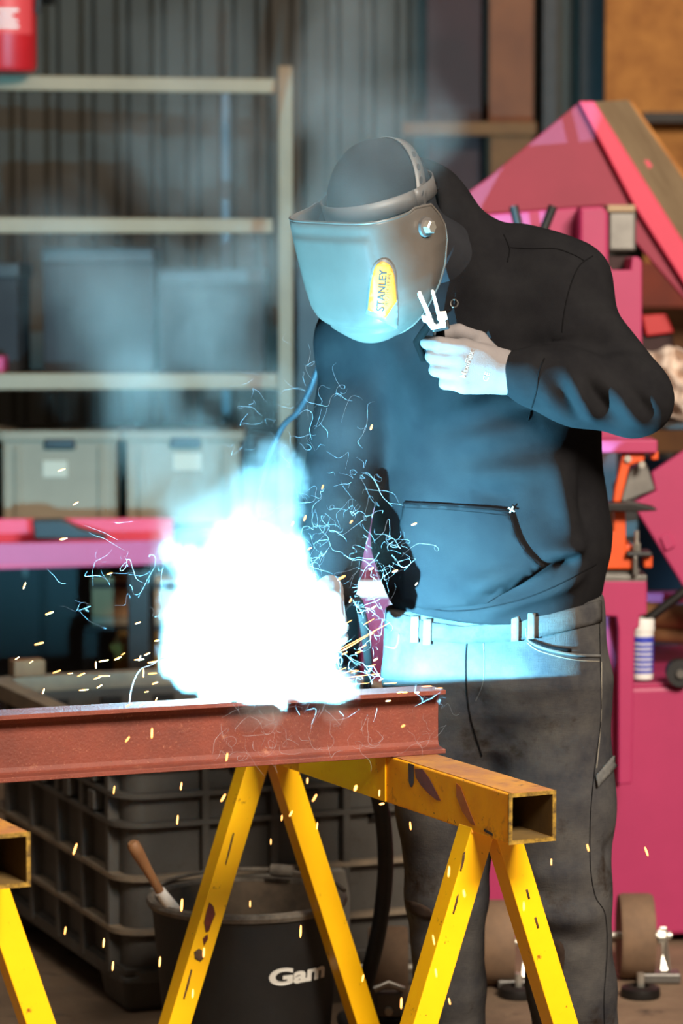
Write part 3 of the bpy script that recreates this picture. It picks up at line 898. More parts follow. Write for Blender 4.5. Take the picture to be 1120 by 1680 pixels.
MB().lathe([(.001, ph + .022), (pr_ * 1.0, ph + .022), (pr_ * 1.06, ph + .016), (pr_ * 1.06, ph - .006), (pr_ * .98, ph - .006)], pq, 32).build('lid', M['white_plastic'], t, smooth=True)

# red box and rag on the machine's side shelf
sq = at(1110, 690, 7.6)
t = mbx('side_shelf', 1052, 694, 1330, 706, 7.25, .65, M['dark_steel'])
t = empty('red_tool_box', at(1085, 600, 7.6)); tag(t, 'small red box on the machine beside the welder elbow', 'box')
mp('box_body', [(1050, 548), (1104, 548), (1108, 682), (1050, 682)], 7.6, .2, M['dark_red'], t)
mp('box_lid', [(1052, 518), (1092, 514), (1106, 546), (1060, 552)], 7.58, .22, M['red'], t)
R = []
m = MB(); n = 14
c0 = at(1112, 630, 7.33)
vs = []; fs = []
for i in range(n + 1):
    for j in range(n + 1):
        x = (i / n - .5) * .17; z = (j / n - .5) * .17
        y = .035 * math.sin(i * 1.3 + j * .5) + .02 * math.sin(j * 1.9 - i * .4) + (x * x + z * z) * 4
        vs.append(c0 + Vector((x + .012 * math.sin(j * 1.1), y - .03, z - .01 * math.sin(i))))
for i in range(n):
    for j in range(n):
        k = i * (n + 1) + j
        fs.append((k, k + n + 1, k + n + 2, k + 1))
m.add(vs, fs); o = m.build('white_rag', M['cloth'], None, smooth=True, sub=1, angle=3.0)
sd = o.modifiers.new('thick', 'SOLIDIFY'); sd.thickness = .006
tag(o, 'crumpled off-white rag hanging beside the welder elbow', 'rag')

# blue drum in the gap behind the elbow
q = at(1095, 780, 8.6)
t = empty('blue_drum', Vector((q.x, 8.6, 0))); tag(t, 'dark blue drum in the gap behind the pink guard plate', 'drum')
zt_ = at(0, 748, 8.6).z
MB().lathe([(.001, 0), (.20, 0), (.205, .02), (.2, .3), (.206, .32), (.2, .34), (.2, zt_ - .02), (.205, zt_), (.19, zt_), (.001, zt_ - .01)], (q.x + .1, 8.6, 0), 40).build('drum_body', pm('drum_blue', S(20, 50, 78), .5), t, smooth=True)
MB().lathe([(.03, zt_ - .01), (.03, zt_ + .01), (.001, zt_ + .01)], (q.x, 8.6, 0), 16).build('drum_bung', M['grey_steel'], t, smooth=True)

# ------------------------------------------------------------------ trolley wheels on the floor


def caster(px, py, w, h, Y, lab):
    c = at(px, py, Y); s = FPX / Y
    r = h / s / 2; hw = w / s / 2
    c.z = r + .002
    t = empty('trolley_wheel', Vector((c.x, Y, 0))); tag(t, lab, 'wheel', 'heavy trolley wheels by the pink machine')
    Rx = Matrix.Rotation(math.pi / 2, 3, 'Y')
    MB().lathe([(.012, -hw * .8), (r * .86, -hw * .9), (r * .96, -hw), (r, -hw * .8), (r, hw * .8), (r * .96, hw), (r * .86, hw * .9), (.012, hw * .8)], c, 40, Rx).build('tread', M['wheel'], t, smooth=True)
    ax = MB().cyl(c - Vector((hw + .03, 0, 0)), c + Vector((hw + .04, 0, 0)), .009, n=12).build('axle', M['zinc'], t, smooth=True)
    MB().cyl(c + Vector((hw + .012, 0, 0)), c + Vector((hw + .026, 0, 0)), .016, n=6).build('axle_nut', M['zinc'], ax)
    b = c + Vector((hw + .022, -.01, 0))
    MB().prism([b + Vector((-.008, 0, .02)), b + Vector((.008, 0, .02)), b + Vector((.012, 0, -.03)), b + Vector((.016, -.02, -r)), b + Vector((-.010, -.02, -r)), b + Vector((-.002, 0, -.04))], (0, .008, 0)).build('fork_strap', M['zinc'], t, bevel=.002)
    MB().box((c.x + hw + .01, Y - .035, .012), (.09, .05, .02)).build('base_plate', M['grey_steel'], t, bevel=.003)
    return t


caster(1042, 1566, 56, 140, 6.42, 'brown trolley wheel beside the welder outer leg, with bright strap')
caster(812, 1580, 60, 140, 6.36, 'brown trolley wheel seen between the legs of the welder')
caster(636, 1580, 66, 140, 6.13, 'brown trolley wheel beside the black welding hose')
t = empty('toggle_clamp', on(637, 1676, 0)); tag(t, 'small metal toggle clamp on the floor beside the trestle leg', 'clamp')
tq = at(637, 1650, 5.92)
MB().box((tq.x, 5.92, .022), (.085, .08, .044)).build('clamp_base', M['dark_steel'], t, bevel=.004)
MB().box((tq.x, 5.90, .07), (.055, .03, .05)).build('clamp_body', M['grey_steel'], t, bevel=.004)
MB().tube([Vector((tq.x - .028, 5.89, .10)), Vector((tq.x, 5.89, .112)), Vector((tq.x + .03, 5.89, .10))], .007, 10).build('clamp_handle', M['zinc'], t, smooth=True)
MB().cyl(Vector((tq.x, 5.87, .06)), Vector((tq.x, 5.89, .06)), .008, n=8).build('bolt', M['zinc'], t)
# loose bolts and scrap on the floor by the wheels
for i, (px, py, lab) in enumerate(((1050, 1668, 'dark threaded collar on the floor beside the bright wheel strap'), (850, 1660, 'dark threaded collar on the floor between the welder legs'))):
    q = at(px, py, 6.25); q.z = 0
    t = empty('threaded_collar', q); tag(t, lab, 'collar', 'collars on the floor')
    MB().lathe([(.018, 0), (.04, 0), (.042, .006), (.04, .02), (.03, .024), (.018, .024), (.018, 0)], q, 28).build('ring', M['dark_steel'], t, smooth=True)
    MB().cyl(q, q + Vector((0, 0, .05)), .008, n=8).build('pin', M['zinc'], t)
# white rail glimpsed between arm and body
m = MB(); a = at(540, 954, 7.4); b = at(640, 954, 7.4)
t = empty('white_rail', Vector((a.x, 7.4, 0))); tag(t, 'white painted rail standing behind the welder waist', 'rail')
pbox(MB(), 554, 955, 752, 980, 7.4, .04).build('rail_bar', M['white_plastic'], t, bevel=.004)
for xx in (650, 740):
    q = at(xx, 980, 7.42)
    MB().box((q.x, 7.42, q.z / 2), (.03, .03, q.z)).build('rail_leg', M['white_plastic'], t, bevel=.003)
# pink machine part seen in the gap between arm and body
t = empty('pink_cabinet', Vector((at(600, 900, 7.9).x, 7.9, 0))); tag(t, 'dull pink steel cabinet behind the welder', 'cabinet')
a = at(592, 700, 7.9); b = at(800, 700, 7.9)
MB().box(((a.x + b.x) / 2, 8.1, a.z / 2), (b.x - a.x, .4, a.z)).build('cabinet_body', M['pink'], t, bevel=.006)
MB().box(((a.x + b.x) / 2, 7.895, a.z / 2), (b.x - a.x - .05, .012, a.z - .08)).build('door', M['pink'], t, bevel=.004)

# dark steel locker standing behind the welder
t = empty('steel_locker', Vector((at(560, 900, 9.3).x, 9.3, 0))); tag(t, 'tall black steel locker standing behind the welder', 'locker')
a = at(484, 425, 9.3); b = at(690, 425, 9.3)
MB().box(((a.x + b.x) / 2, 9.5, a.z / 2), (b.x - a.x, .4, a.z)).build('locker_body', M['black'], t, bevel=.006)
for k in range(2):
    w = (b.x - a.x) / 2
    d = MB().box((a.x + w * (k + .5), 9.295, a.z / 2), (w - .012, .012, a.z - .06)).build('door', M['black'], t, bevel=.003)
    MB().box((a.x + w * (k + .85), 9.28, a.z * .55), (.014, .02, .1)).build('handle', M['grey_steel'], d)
# ------------------------------------------------------------------ the welder
class Grid:
    """scalar field on a regular grid; shapes are melted together and skinned into one surface"""

    def __init__(self, lo, hi, h):
        self.lo = np.array(lo, float); self.h = h
        n = np.ceil((np.array(hi) - self.lo) / h).astype(int) + 1
        ax = [self.lo[i] + h * np.arange(n[i]) for i in range(3)]
        self.X, self.Y, self.Z = np.meshgrid(*[a.astype(np.float32) for a in ax], indexing='ij')
        self.d = np.full(self.X.shape, 1.0, np.float32)

    def melt(self, e, k):
        if k <= 0:
            self.d = np.minimum(self.d, e); return
        hh = np.clip(.5 + .5 * (self.d - e) / k, 0, 1)
        self.d = self.d * (1 - hh) + e * hh - k * hh * (1 - hh)

    def cone(self, a, b, ra, rb, k=.02):
        a = np.array(a, np.float32); b = np.array(b, np.float32)
        ba = b - a; L2 = float(ba @ ba) + 1e-12
        px = self.X - a[0]; py = self.Y - a[1]; pz = self.Z - a[2]
        t = np.clip((px * ba[0] + py * ba[1] + pz * ba[2]) / L2, 0, 1)
        e = np.sqrt((px - t * ba[0]) ** 2 + (py - t * ba[1]) ** 2 + (pz - t * ba[2]) ** 2) - (ra + (rb - ra) * t)
        self.melt(e.astype(np.float32), k)

    def ell(self, c, r, R=None, k=.02, ret=False):
        R = np.array(R if R is not None else np.eye(3), float)      # columns are the axes
        p = np.stack([self.X - c[0], self.Y - c[1], self.Z - c[2]], -1) @ R.astype(np.float32)
        q0 = np.sqrt(((p / np.array(r, np.float32)) ** 2).sum(-1)); q1 = np.sqrt(((p / np.array(r, np.float32) ** 2) ** 2).sum(-1)) + 1e-9
        e = (q0 * (q0 - 1) / q1).astype(np.float32)
        if ret: return e
        self.melt(e, k)

    def stack(self, rows, yaw, k=.02, power=2.3):
        """upright body of elliptical slices: rows of (z, cx, cy, a, b)"""
        rows = sorted(rows); z = np.array([r[0] for r in rows])
        zc = np.clip(self.Z, z[0], z[-1])
        f = [np.interp(zc, z, [r[i] for r in rows]).astype(np.float32) for i in (1, 2, 3, 4)]
        c, s = math.cos(yaw), math.sin(yaw)
        dx = self.X - f[0]; dy = self.Y - f[1]
        u = dx * c + dy * s; v = -dx * s + dy * c
        q = (np.abs(u / f[2]) ** power + np.abs(v / f[3]) ** power) ** (1 / power)
        e = (q - 1) * np.minimum(f[2], f[3])
        over = np.abs(self.Z - zc)
        e = np.where(over > 0, np.sqrt(np.maximum(e, 0) ** 2 + over ** 2) + np.minimum(e, 0) * 0, e)
        self.melt(e.astype(np.float32), k)

    def cut_above(self, p, n):
        """remove what lies on the side of the plane that n points to"""
        n = np.array(n, float); n /= np.linalg.norm(n)
        e = ((self.X - p[0]) * n[0] + (self.Y - p[1]) * n[1] + (self.Z - p[2]) * n[2]).astype(np.float32)
        self.d = np.maximum(self.d, e)

    def skin(self):
        d = self.d; s = d < 0
        nx, ny, nz = d.shape
        cnt = np.zeros((nx - 1, ny - 1, nz - 1), np.uint8)
        offs = [(i, j, k) for i in (0, 1) for j in (0, 1) for k in (0, 1)]
        sl = lambda A, o: A[o[0]:nx - 1 + o[0], o[1]:ny - 1 + o[1], o[2]:nz - 1 + o[2]]
        for o in offs: cnt += sl(s, o)
        act = (cnt > 0) & (cnt < 8)
        I = np.argwhere(act); idx = -np.ones(act.shape, np.int64); idx[act] = np.arange(len(I))
        acc = np.zeros((len(I), 3)); num = np.zeros(len(I))
        for o in offs:
            for ax in range(3):
                if o[ax]: continue
                o2 = list(o); o2[ax] = 1
                a = d[I[:, 0] + o[0], I[:, 1] + o[1], I[:, 2] + o[2]]; b = d[I[:, 0] + o2[0], I[:, 1] + o2[1], I[:, 2] + o2[2]]
                m_ = (a < 0) != (b < 0)
                t = np.where(m_, a / np.where(m_, a - b, 1), 0)
                p = np.tile(np.array(o, float), (len(I), 1)); p[:, ax] = t
                acc[m_] += p[m_]; num[m_] += 1
        V = self.lo + self.h * (I + acc / num[:, None])
        Q = []
        for ax in range(3):
            o2 = [0, 0, 0]; o2[ax] = 1
            A = s[:nx - o2[0], :ny - o2[1], :nz - o2[2]]; B = s[o2[0]:, o2[1]:, o2[2]:]
            E = np.argwhere(A != B)
            u, v = [(1, 2), (2, 0), (0, 1)][ax]
            ok = (E[:, u] > 0) & (E[:, v] > 0) & (E[:, u] < d.shape[u] - 1) & (E[:, v] < d.shape[v] - 1)
            E = E[ok]
            inside = A[E[:, 0], E[:, 1], E[:, 2]]
            def cell(du, dv):
                C = E.copy(); C[:, u] -= du; C[:, v] -= dv
                return idx[C[:, 0], C[:, 1], C[:, 2]]
            q = np.stack([cell(1, 1), cell(0, 1), cell(0, 0), cell(1, 0)], 1)
            q[~inside] = q[~inside][:, ::-1]
            Q.append(q)
        Q = np.concatenate(Q)
        return V, Q[(Q >= 0).all(1)]


def vnormals(V, Q):
    n = np.cross(V[Q[:, 2]] - V[Q[:, 0]], V[Q[:, 3]] - V[Q[:, 1]])
    N = np.zeros_like(V)
    for k in range(4): np.add.at(N, Q[:, k], n)
    return N / (np.linalg.norm(N, axis=1, keepdims=True) + 1e-12)


def relax(V, Q, it=2, f=.5):
    for _ in range(it):
        acc = np.zeros_like(V); num = np.zeros(len(V))
        for k in range(4):
            a = Q[:, k]; b = Q[:, (k + 1) % 4]
            np.add.at(acc, a, V[b]); np.add.at(num, a, 1); np.add.at(acc, b, V[a]); np.add.at(num, b, 1)
        V = V * (1 - f) + f * acc / np.maximum(num, 1)[:, None]
    return V


def fold(V, a, b, width, amp, phase_sharp=2.0):
    """one soft ridge (amp > 0) or crease (amp < 0) along the segment a-b, as a height per vertex"""
    a = np.array(a); b = np.array(b); ba = b - a
    t = np.clip(((V - a) @ ba) / (ba @ ba), 0, 1)
    dd = np.linalg.norm(V - a - t[:, None] * ba, axis=1)
    taper = np.sin(np.pi * np.clip(t * .9 + .05, 0, 1)) ** .6
    return amp * taper * np.exp(-(dd / width) ** phase_sharp)


def lumps(V, scale, seed, stretch=(1, 1, 1)):
    """smooth random field from a few waves"""
    r = np.random.default_rng(seed); out = np.zeros(len(V))
    P = V * np.array(stretch)
    for i in range(10):
        k = r.normal(size=3); k *= scale * r.uniform(.6, 1.5) / np.linalg.norm(k)
        out += np.sin(P @ k + r.uniform(0, 6.28))
    return out / 4.5


PD = .08                                   # the welder stands this much behind the marks below
def J(x, y, Y): return np.array(at(x, y, Y + PD))


YAW = math.radians(-20)                    # his trunk faces a little to the beam
FRONT = np.array([math.sin(YAW), -math.cos(YAW), 0])


def slab(py, x0, x1, Y, b):
    p0 = J(x0, py, Y); p1 = J(x1, py, Y)
    half = (p1[0] - p0[0]) / 2
    a = math.sqrt(max((half ** 2 - (b * math.sin(YAW)) ** 2), 1e-6)) / math.cos(YAW)
    return (p0[2], (p0[0] + p1[0]) / 2, Y + PD, a, b)


person = empty('person', J(815, 1873, 5.27) * np.array([1, 1, 0]))
tag(person, 'welder in black hoodie and grey jeans leaning over the beam', 'person')

# joints
S_L = J(938, 482, 5.17); E_L = J(1040, 652, 5.07); W_L = J(838, 612, 5.05)
S_R = J(603, 560, 5.30); E_R = J(556, 795, 5.22); W_R = J(547, 958, 5.10)
NECK = J(752, 405, 5.20)
HIP_L = J(893, 1120, 5.28); KNEE_L = J(925, 1470, 5.22); ANK_L = J(950, 1790, 5.30)
HIP_R = J(735, 1120, 5.28); KNEE_R = J(730, 1470, 5.33); ANK_R = J(745, 1790, 5.44)

# head frame: turned to the beam and bowed
HY = math.radians(-45); HP = math.radians(25); HR = math.radians(3)
hF = np.array([math.sin(HY) * math.cos(HP), -math.cos(HY) * math.cos(HP), -math.sin(HP)])
hL = np.array([math.cos(HY), math.sin(HY), 0]); hU = np.cross(hF, hL) * -1
if hU[2] < 0: hU = -hU
hL2 = hL * math.cos(HR) - hU * math.sin(HR); hU = hU * math.cos(HR) + hL * math.sin(HR); hL = hL2
PIV = J(695, 372, 5.02)
HO = PIV - hL * .115                       # between the ears
HC = HO + hU * .022 - hF * .03              # middle of the skull
HR3 = np.stack([hL, hF, hU], 1)

# ---- body (one continuous surface under the clothes)
g = Grid((-.22, 4.72, -.02), (.72, 5.66, 1.86), .012)
g.ell(HC, (.072, .094, .105), HR3, .01)
g.ell(HC + hF * .05 - hU * .07, (.05, .05, .06), HR3, .03)
g.cone(HC + hF * .088 - hU * .01, HC + hF * .112 - hU * .035, .010, .014, .012)
for sgn in (-1, 1):
    g.ell(HC + hL * (.074 * sgn) - hU * .02, (.012, .022, .034), HR3, .008)
    g.ell(HC + hL * (.032 * sgn) + hF * .085 + hU * .004, (.016, .01, .012), HR3, .006)
g.cone(HC + hF * .08 - hL * .022 - hU * .072, HC + hF * .08 + hL * .022 - hU * .072, .009, .009, .008)
g.cone(HC - hU * .06 - hF * .02, NECK - np.array([0, 0, .03]), .055, .065, .03)
trunk = [slab(1110, 665, 960, 5.28, .105), slab(985, 675, 950, 5.28, .10), slab(870, 668, 945, 5.27, .105), slab(650, 640, 945, 5.24, .105), slab(540, 640, 930, 5.23, .095), slab(450, 690, 900, 5.22, .06)]
g.stack(trunk, YAW, .03)
for S_, E_, W_ in ((S_L, E_L, W_L), (S_R, E_R, W_R)):
    g.cone(S_, E_, .052, .041, .03); g.cone(E_, W_, .041, .028, .01)
for H_, K_, A_ in ((HIP_L, KNEE_L, ANK_L), (HIP_R, KNEE_R, ANK_R)):
    g.cone(H_, K_, .078, .055, .04); g.cone(K_, A_, .052, .036, .02)
    g.cone(A_, A_ * np.array([1, 1, 0]) + np.array([0, 0, .05]), .036, .04, .02)
    g.cone(A_ * np.array([1, 1, 0]) + np.array([0, .03, .045]), A_ * np.array([1, 1, 0]) + FRONT * .17 + np.array([0, 0, .04]), .036, .03, .02)


# hands: palm and five bent fingers, used for the body and, a little fuller, for the gloves
def hand(gr, wrist, d, palm, curls, thumb, fat=0.0, spread=1.0, size=1.0):
    """d: wrist to knuckles; palm: where the palm faces; thumb side = up x"""
    d = np.array(d, float); d /= np.linalg.norm(d)
    palm = np.array(palm, float); palm -= d * (palm @ d); palm /= np.linalg.norm(palm)
    side = thumb['side']; side = np.array(side, float); side -= d * (side @ d); side -= palm * (side @ palm); side /= np.linalg.norm(side)
    offs = (.033, .011, -.011, -.031); lens = ((.044, .026, .020), (.048, .030, .021), (.044, .028, .020), (.034, .021, .018))
    back = (.082, .086, .081, .073); rads = (.0098, .0100, .0096, .0088)
    gr.cone(wrist - d * .03, wrist + d * .02, .030 + fat, .027 + fat, .02)
    tips = []
    for i in range(4):
        m_ = wrist + (d * back[i] + side * offs[i] * spread) * size
        gr.cone(wrist + side * offs[i] * .6 + d * .012, m_ - palm * -.002, .0165 + fat, .0128 + fat, .014)
        p = m_; an = 0.0; r0 = rads[i] + fat
        for j in range(3):
            an += curls[i][j]
            dirn = d * math.cos(an) + palm * math.sin(an)
            q = p + dirn * lens[i][j] * size
            gr.cone(p, q, r0 * (1.06 - .06 * j), r0 * (1.0 - .06 * j), .0025 if j else .006)
            p = q
        tips.append(p)
    gr.ell(wrist + d * .045 + palm * .008, (.030 + fat, .036, .017 + fat), np.stack([side, d, palm], 1), .012)
    pts = thumb['pts']
    rr = (.0165, .0135, .0118, .0105)
    for j in range(len(pts) - 1):
        gr.cone(pts[j], pts[j + 1], rr[j] + fat, rr[j + 1] + fat, .01 if j == 0 else .004)
    return tips


D = math.radians
lh_d = J(735, 598, 5.025) - W_L
lh = dict(wrist=W_L + np.array([-.004, 0, 0]), d=lh_d, palm=(.12, 1, -.05), curls=((D(6), D(48), D(60)), (D(20), D(88), D(60)), (D(24), D(90), D(60)), (D(28), D(92), D(60))),
          thumb=dict(side=(0.02, 0, 1), pts=[J(812, 592, 5.065), J(785, 558, 5.065), J(752, 545, 5.075), J(722, 548, 5.077)]))
rh_d = J(478, 1075, 5.00) - W_R; rh_d = rh_d / np.linalg.norm(rh_d)
_p = np.array([.25, -.55, -.8]); _p -= rh_d * (_p @ rh_d); _p /= np.linalg.norm(_p)
_s = np.cross(rh_d, _p)
if _s[1] > 0: _s = -_s
rh = dict(wrist=W_R, d=rh_d, palm=_p, curls=tuple((D(35), D(75), D(55)) for _ in range(4)),
          thumb=dict(side=_s, pts=[W_R + rh_d * .02 + _s * .02, W_R + rh_d * .05 + _s * .04 + _p * .018, W_R + rh_d * .08 + _s * .036 + _p * .04, W_R + rh_d * .1 + _s * .02 + _p * .05]))
for h_ in (lh, rh): hand(g, **h_)
V, Q = g.skin(); V = relax(V, Q, 2)
raw_mesh('body', V, Q, M['skin'], person)

# ---- hoodie
g = Grid((-.10, 4.86, .84), (.70, 5.62, 1.72), .0056)
rows = [slab(1022, 655, 975, 5.275, .134), slab(1000, 650, 978, 5.275, .137), slab(975, 637, 984, 5.275, .140), slab(945, 626, 988, 5.27, .146), slab(905, 614, 996, 5.27, .154), slab(870, 612, 998, 5.27, .156), slab(830, 616, 990, 5.27, .152),
        slab(770, 632, 985, 5.26, .146), slab(700, 632, 980, 5.25, .142), slab(620, 622, 978, 5.24, .140), slab(540, 618, 968, 5.23, .132), slab(480, 650, 940, 5.22, .115), slab(430, 690, 880, 5.22, .09), slab(395, 715, 838, 5.21, .07)]
g.stack(rows, YAW, .0, 2.25)
g.cone(S_L + np.array([-.05, .02, .012]), E_L, .086, .063, .05)
g.cone(J(850, 438, 5.21), S_L + np.array([0.0, 0.0, .018]), .062, .066, .05)
gs = g.d.copy()
g.d = np.full_like(gs, 1.0)
g.cone(E_L, E_L + (W_L - E_L) * .45, .064, .066, .02)
g.cone(E_L + (W_L - E_L) * .45, E_L + (W_L - E_L) * .80, .066, .053, .02)
g.cone(E_L + (W_L - E_L) * .80, E_L + (W_L - E_L) * .97, .042, .038, .012)
g.d = g.d
fo = g.d; g.d = gs; g.melt(fo, .014)
g.cone(J(690, 500, 5.25), S_R, .10, .088, .05)
g.cone(S_R, E_R, .080, .063, .035)
g.cone(E_R, W_R, .063, .042, .016)
# hood lying bunched behind and over the back of the head
g.cone(J(706, 326, 5.20), J(762, 398, 5.21), .056, .056, .03)
g.cone(J(672, 318, 5.22), J(706, 345, 5.20), .066, .056, .03)
g.cone(J(770, 415, 5.20), J(705, 500, 5.19), .055, .05, .03)
g.cone(J(790, 425, 5.2), J(850, 442, 5.22), .05, .05, .04)
# hollow for the head
hc = g.ell(HC, (.083, .112, .122), HR3, ret=True)
g.d = np.maximum(g.d, -hc)
g.cut_above(J(800, 985, 5.27) + np.array([0, 0, -.028]), (-.06, 0, -1))
V, Q = g.skin(); V = relax(V, Q, 2)
N = vnormals(V, Q)
disp = .0032 * lumps(V, 26, 3, (1, 1, 1.6)) + .0014 * lumps(V, 60, 5)
folds = [  # (x0, y0, x1, y1, depth, width m, height m)
    # drag lines from hem to side
    (700, 1000, 905, 905, 5.12, .010, .010), (740, 1008, 930, 930, 5.12, .009, -.008), (790, 1005, 960, 940, 5.13, .010, .009), (880, 905, 960, 900, 5.12, .010, .012), (905, 925, 950, 915, 5.12, .006, -.008),
    (700, 700, 860, 640, 5.1, .016, .008), (690, 745, 880, 690, 5.1, .018, .009), (720, 790, 920, 760, 5.1, .016, .007), (690, 800, 830, 815, 5.1, .010, -.007), (660, 640, 690, 800, 5.12, .02, .006), (900, 740, 930, 880, 5.13, .016, .010), (945, 730, 965, 880, 5.15, .014, -.008),
    (640, 560, 660, 700, 5.15, .02, .008), (700, 590, 690, 700, 5.12, .016, -.006),
    # upper sleeve
    (905, 560, 1000, 520, 5.08, .018, .009), (930, 600, 1040, 560, 5.05, .016, -.008), (960, 450, 985, 560, 5.1, .016, -.005), (880, 480, 950, 430, 5.1, .02, .005), (1000, 560, 1060, 600, 5.02, .014, .008),
    # chest
    (760, 440, 880, 520, 5.12, .022, .005), (840, 420, 850, 560, 5.12, .02, -.004),
]
for (x0, y0, x1, y1, Y, w, am) in folds:
    disp += fold(V, J(x0, y0, Y), J(x1, y1, Y), w + .006, am * 2.1)
for (x0, y0, x1, y1, w, am) in ((880, 596, 905, 700, .010, .012), (900, 590, 950, 705, .009, -.010), (920, 590, 985, 712, .010, .013), (950, 600, 1010, 700, .008, -.010), (975, 590, 1050, 700, .010, .012), (1010, 600, 1075, 690, .009, -.008), (1040, 620, 1085, 670, .010, .006), (868, 580, 862, 690, .006, -.010)):
    disp += fold(V, J(x0, y0, 4.97), J(x1, y1, 5.01), w + .004, am * 1.5)
# narrow cuff at the wrist
t_ = ((V - E_L) @ (W_L - E_L)) / ((W_L - E_L) @ (W_L - E_L))
V = V + N * disp[:, None]
V = relax(V, Q, 1, .35)
hoodie = raw_mesh('hoodie', V, Q, M['hoodie'], person)
hoodie_bvh = BVHTree.FromPolygons([Vector(v) for v in V], Q.tolist())

# ---- jeans
g = Grid((.0, 5.02, .02), (.62, 5.68, 1.0), .0056)
g.stack([slab(960, 640, 980, 5.275, .122), slab(1005, 634, 985, 5.275, .128), slab(1060, 630, 990, 5.28, .134), slab(1110, 629, 995, 5.28, .137), slab(1160, 655, 975, 5.28, .115), slab(1215, 700, 930, 5.28, .07)], YAW, .0, 2.35)
def thr(p, q, t): return p + (q - p) * t
for H_, K_, A_, r0, r1, r2, r3 in ((J(898, 1150, 5.28), J(922, 1470, 5.23), J(960, 1830, 5.31), .107, .085, .078, .075), (J(727, 1150, 5.285), J(733, 1470, 5.33), J(745, 1830, 5.45), .092, .070, .064, .064)):
    g.cone(H_, thr(H_, K_, .55), r0, (r0 + r1) / 2 + .006, .045)
    g.cone(thr(H_, K_, .55), K_, (r0 + r1) / 2 + .006, r1, .02)
    g.cone(K_, thr(K_, A_, .4), r1, r2, .02); g.cone(thr(K_, A_, .4), A_, r2, r3, .02)
g.cut_above(J(808, 985, 5.27), (-.08, 0, 1))
V, Q = g.skin(); V = relax(V, Q, 2)
N = vnormals(V, Q)
disp = .003 * lumps(V, 24, 11, (1, 1, .7)) + .0015 * lumps(V, 55, 13)
for (x0, y0, x1, y1, Y, w, am) in [
    (800, 1440, 1000, 1430, 5.15, .012, .007), (830, 1465, 1000, 1480, 5.15, .012, -.008), (850, 1500, 1010, 1510, 5.15, .012, .008), (860, 1540, 1015, 1560, 5.15, .014, -.007), (960, 1380, 1005, 1400, 5.2, .010, -.010),
    (655, 1440, 720, 1480, 5.18, .010, .009), (665, 1480, 740, 1500, 5.18, .010, -.012), (690, 1510, 790, 1520, 5.18, .012, .008), (680, 1560, 790, 1540, 5.18, .012, -.008), (690, 1600, 790, 1590, 5.18, .012, .008),
    (770, 1130, 800, 1260, 5.14, .016, -.012), (700, 1150, 790, 1190, 5.14, .014, .006), (820, 1150, 900, 1300, 5.14, .02, .005), (650, 1200, 700, 1330, 5.17, .016, .005), (880, 1320, 990, 1300, 5.15, .02, .004)]:
    disp += fold(V, J(x0, y0, Y), J(x1, y1, Y), w + .006, am)
V = V + N * disp[:, None]
V = relax(V, Q, 1, .35)
jeans = raw_mesh('jeans', V, Q, M['denim'], person)
jeans_bvh = BVHTree.FromPolygons([Vector(v) for v in V], Q.tolist())

# ---- boots
for nm, A_ in (('boot', J(960, 1830, 5.31)), ('boot', J(745, 1830, 5.45))):
    a0 = A_ * np.array([1, 1, 0])
    lo = np.minimum(a0, a0 + FRONT * .2) - .09; hi = np.maximum(a0, a0 + FRONT * .2) + .09; lo[2] = -.01; hi[2] = .24
    g = Grid(lo, hi, .006)
    g.cone(a0 + [0, 0, .17], a0 + [0, 0, .07], .054, .052, .02)
    g.cone(a0 + np.array([0, 0, .055]) - FRONT * .03, a0 + FRONT * .17 + [0, 0, .045], .050, .044, .03)
    g.cut_above(a0, (0, 0, -1)); g.cut_above(a0 + [0, 0, .2], (0, 0, 1))
    V, Q = g.skin()
    raw_mesh(nm, V, Q, M['boot'], person)

# ---- gloves
allp = np.array([lh['wrist']] + lh['thumb']['pts'] + [lh['wrist'] + lh_d / np.linalg.norm(lh_d) * .17])
g = Grid(np.array(allp.min(0)) - [.03, .06, .07], np.array(allp.max(0)) + [.06, .07, .05], .0022)
hand(g, **lh, fat=.0022)
g.cone(W_L, W_L - (np.array(lh_d) / np.linalg.norm(lh_d)) * .05, .033, .034, .01)
g.cut_above(W_L - lh_d / np.linalg.norm(lh_d) * .018, -lh_d)
V, Q = g.skin(); V = relax(V, Q, 2)
N = vnormals(V, Q); V = V + N * (.0005 * lumps(V, 160, 21))[:, None]
glove_l = raw_mesh('glove', V, Q, M['glove'], person)
glove_bvh = BVHTree.FromPolygons([Vector(v) for v in V], Q.tolist())
allp = np.array([rh['wrist']] + rh['thumb']['pts'])
g = Grid(allp.min(0) - [.13, .12, .16], allp.max(0) + [.08, .08, .08], .003)
hand(g, **rh, fat=.0022)
g.cut_above(W_R - rh_d * .03, -rh_d)
V, Q = g.skin(); V = relax(V, Q, 2)
raw_mesh('glove', V, Q, M['glove'], person)

# ---- cap
g = Grid(HC - .16 - np.array([0, .02, .16]), HC + .16 + np.array([.16, .14, 0]), .005)
g.ell(HC, (.080, .103, .116), HR3, .01)
g.cut_above(HC + hF * .07, -hU * .8 + hF * .6)
g.cone(HC - hU * .06 - hF * .02, NECK - np.array([0, 0, .03]), .064, .075, .02)
V, Q = g.skin(); V = relax(V, Q, 2)
N = vnormals(V, Q); V = V + N * (.0018 * lumps(V, 45, 31))[:, None]
cap = raw_mesh('cap', V, Q, M['cap'], person)


# ---- sewn details laid on the cloth
def hit(bvh, x, y, lift):
    d = ray(x, y)
    loc, nor, _, _ = bvh.ray_cast(Vector((0, 0, CAM_H)), d.normalized(), 12)
    if loc is None: return None
    if nor.dot(d) > 0: nor = -nor
    return loc + nor * lift, nor


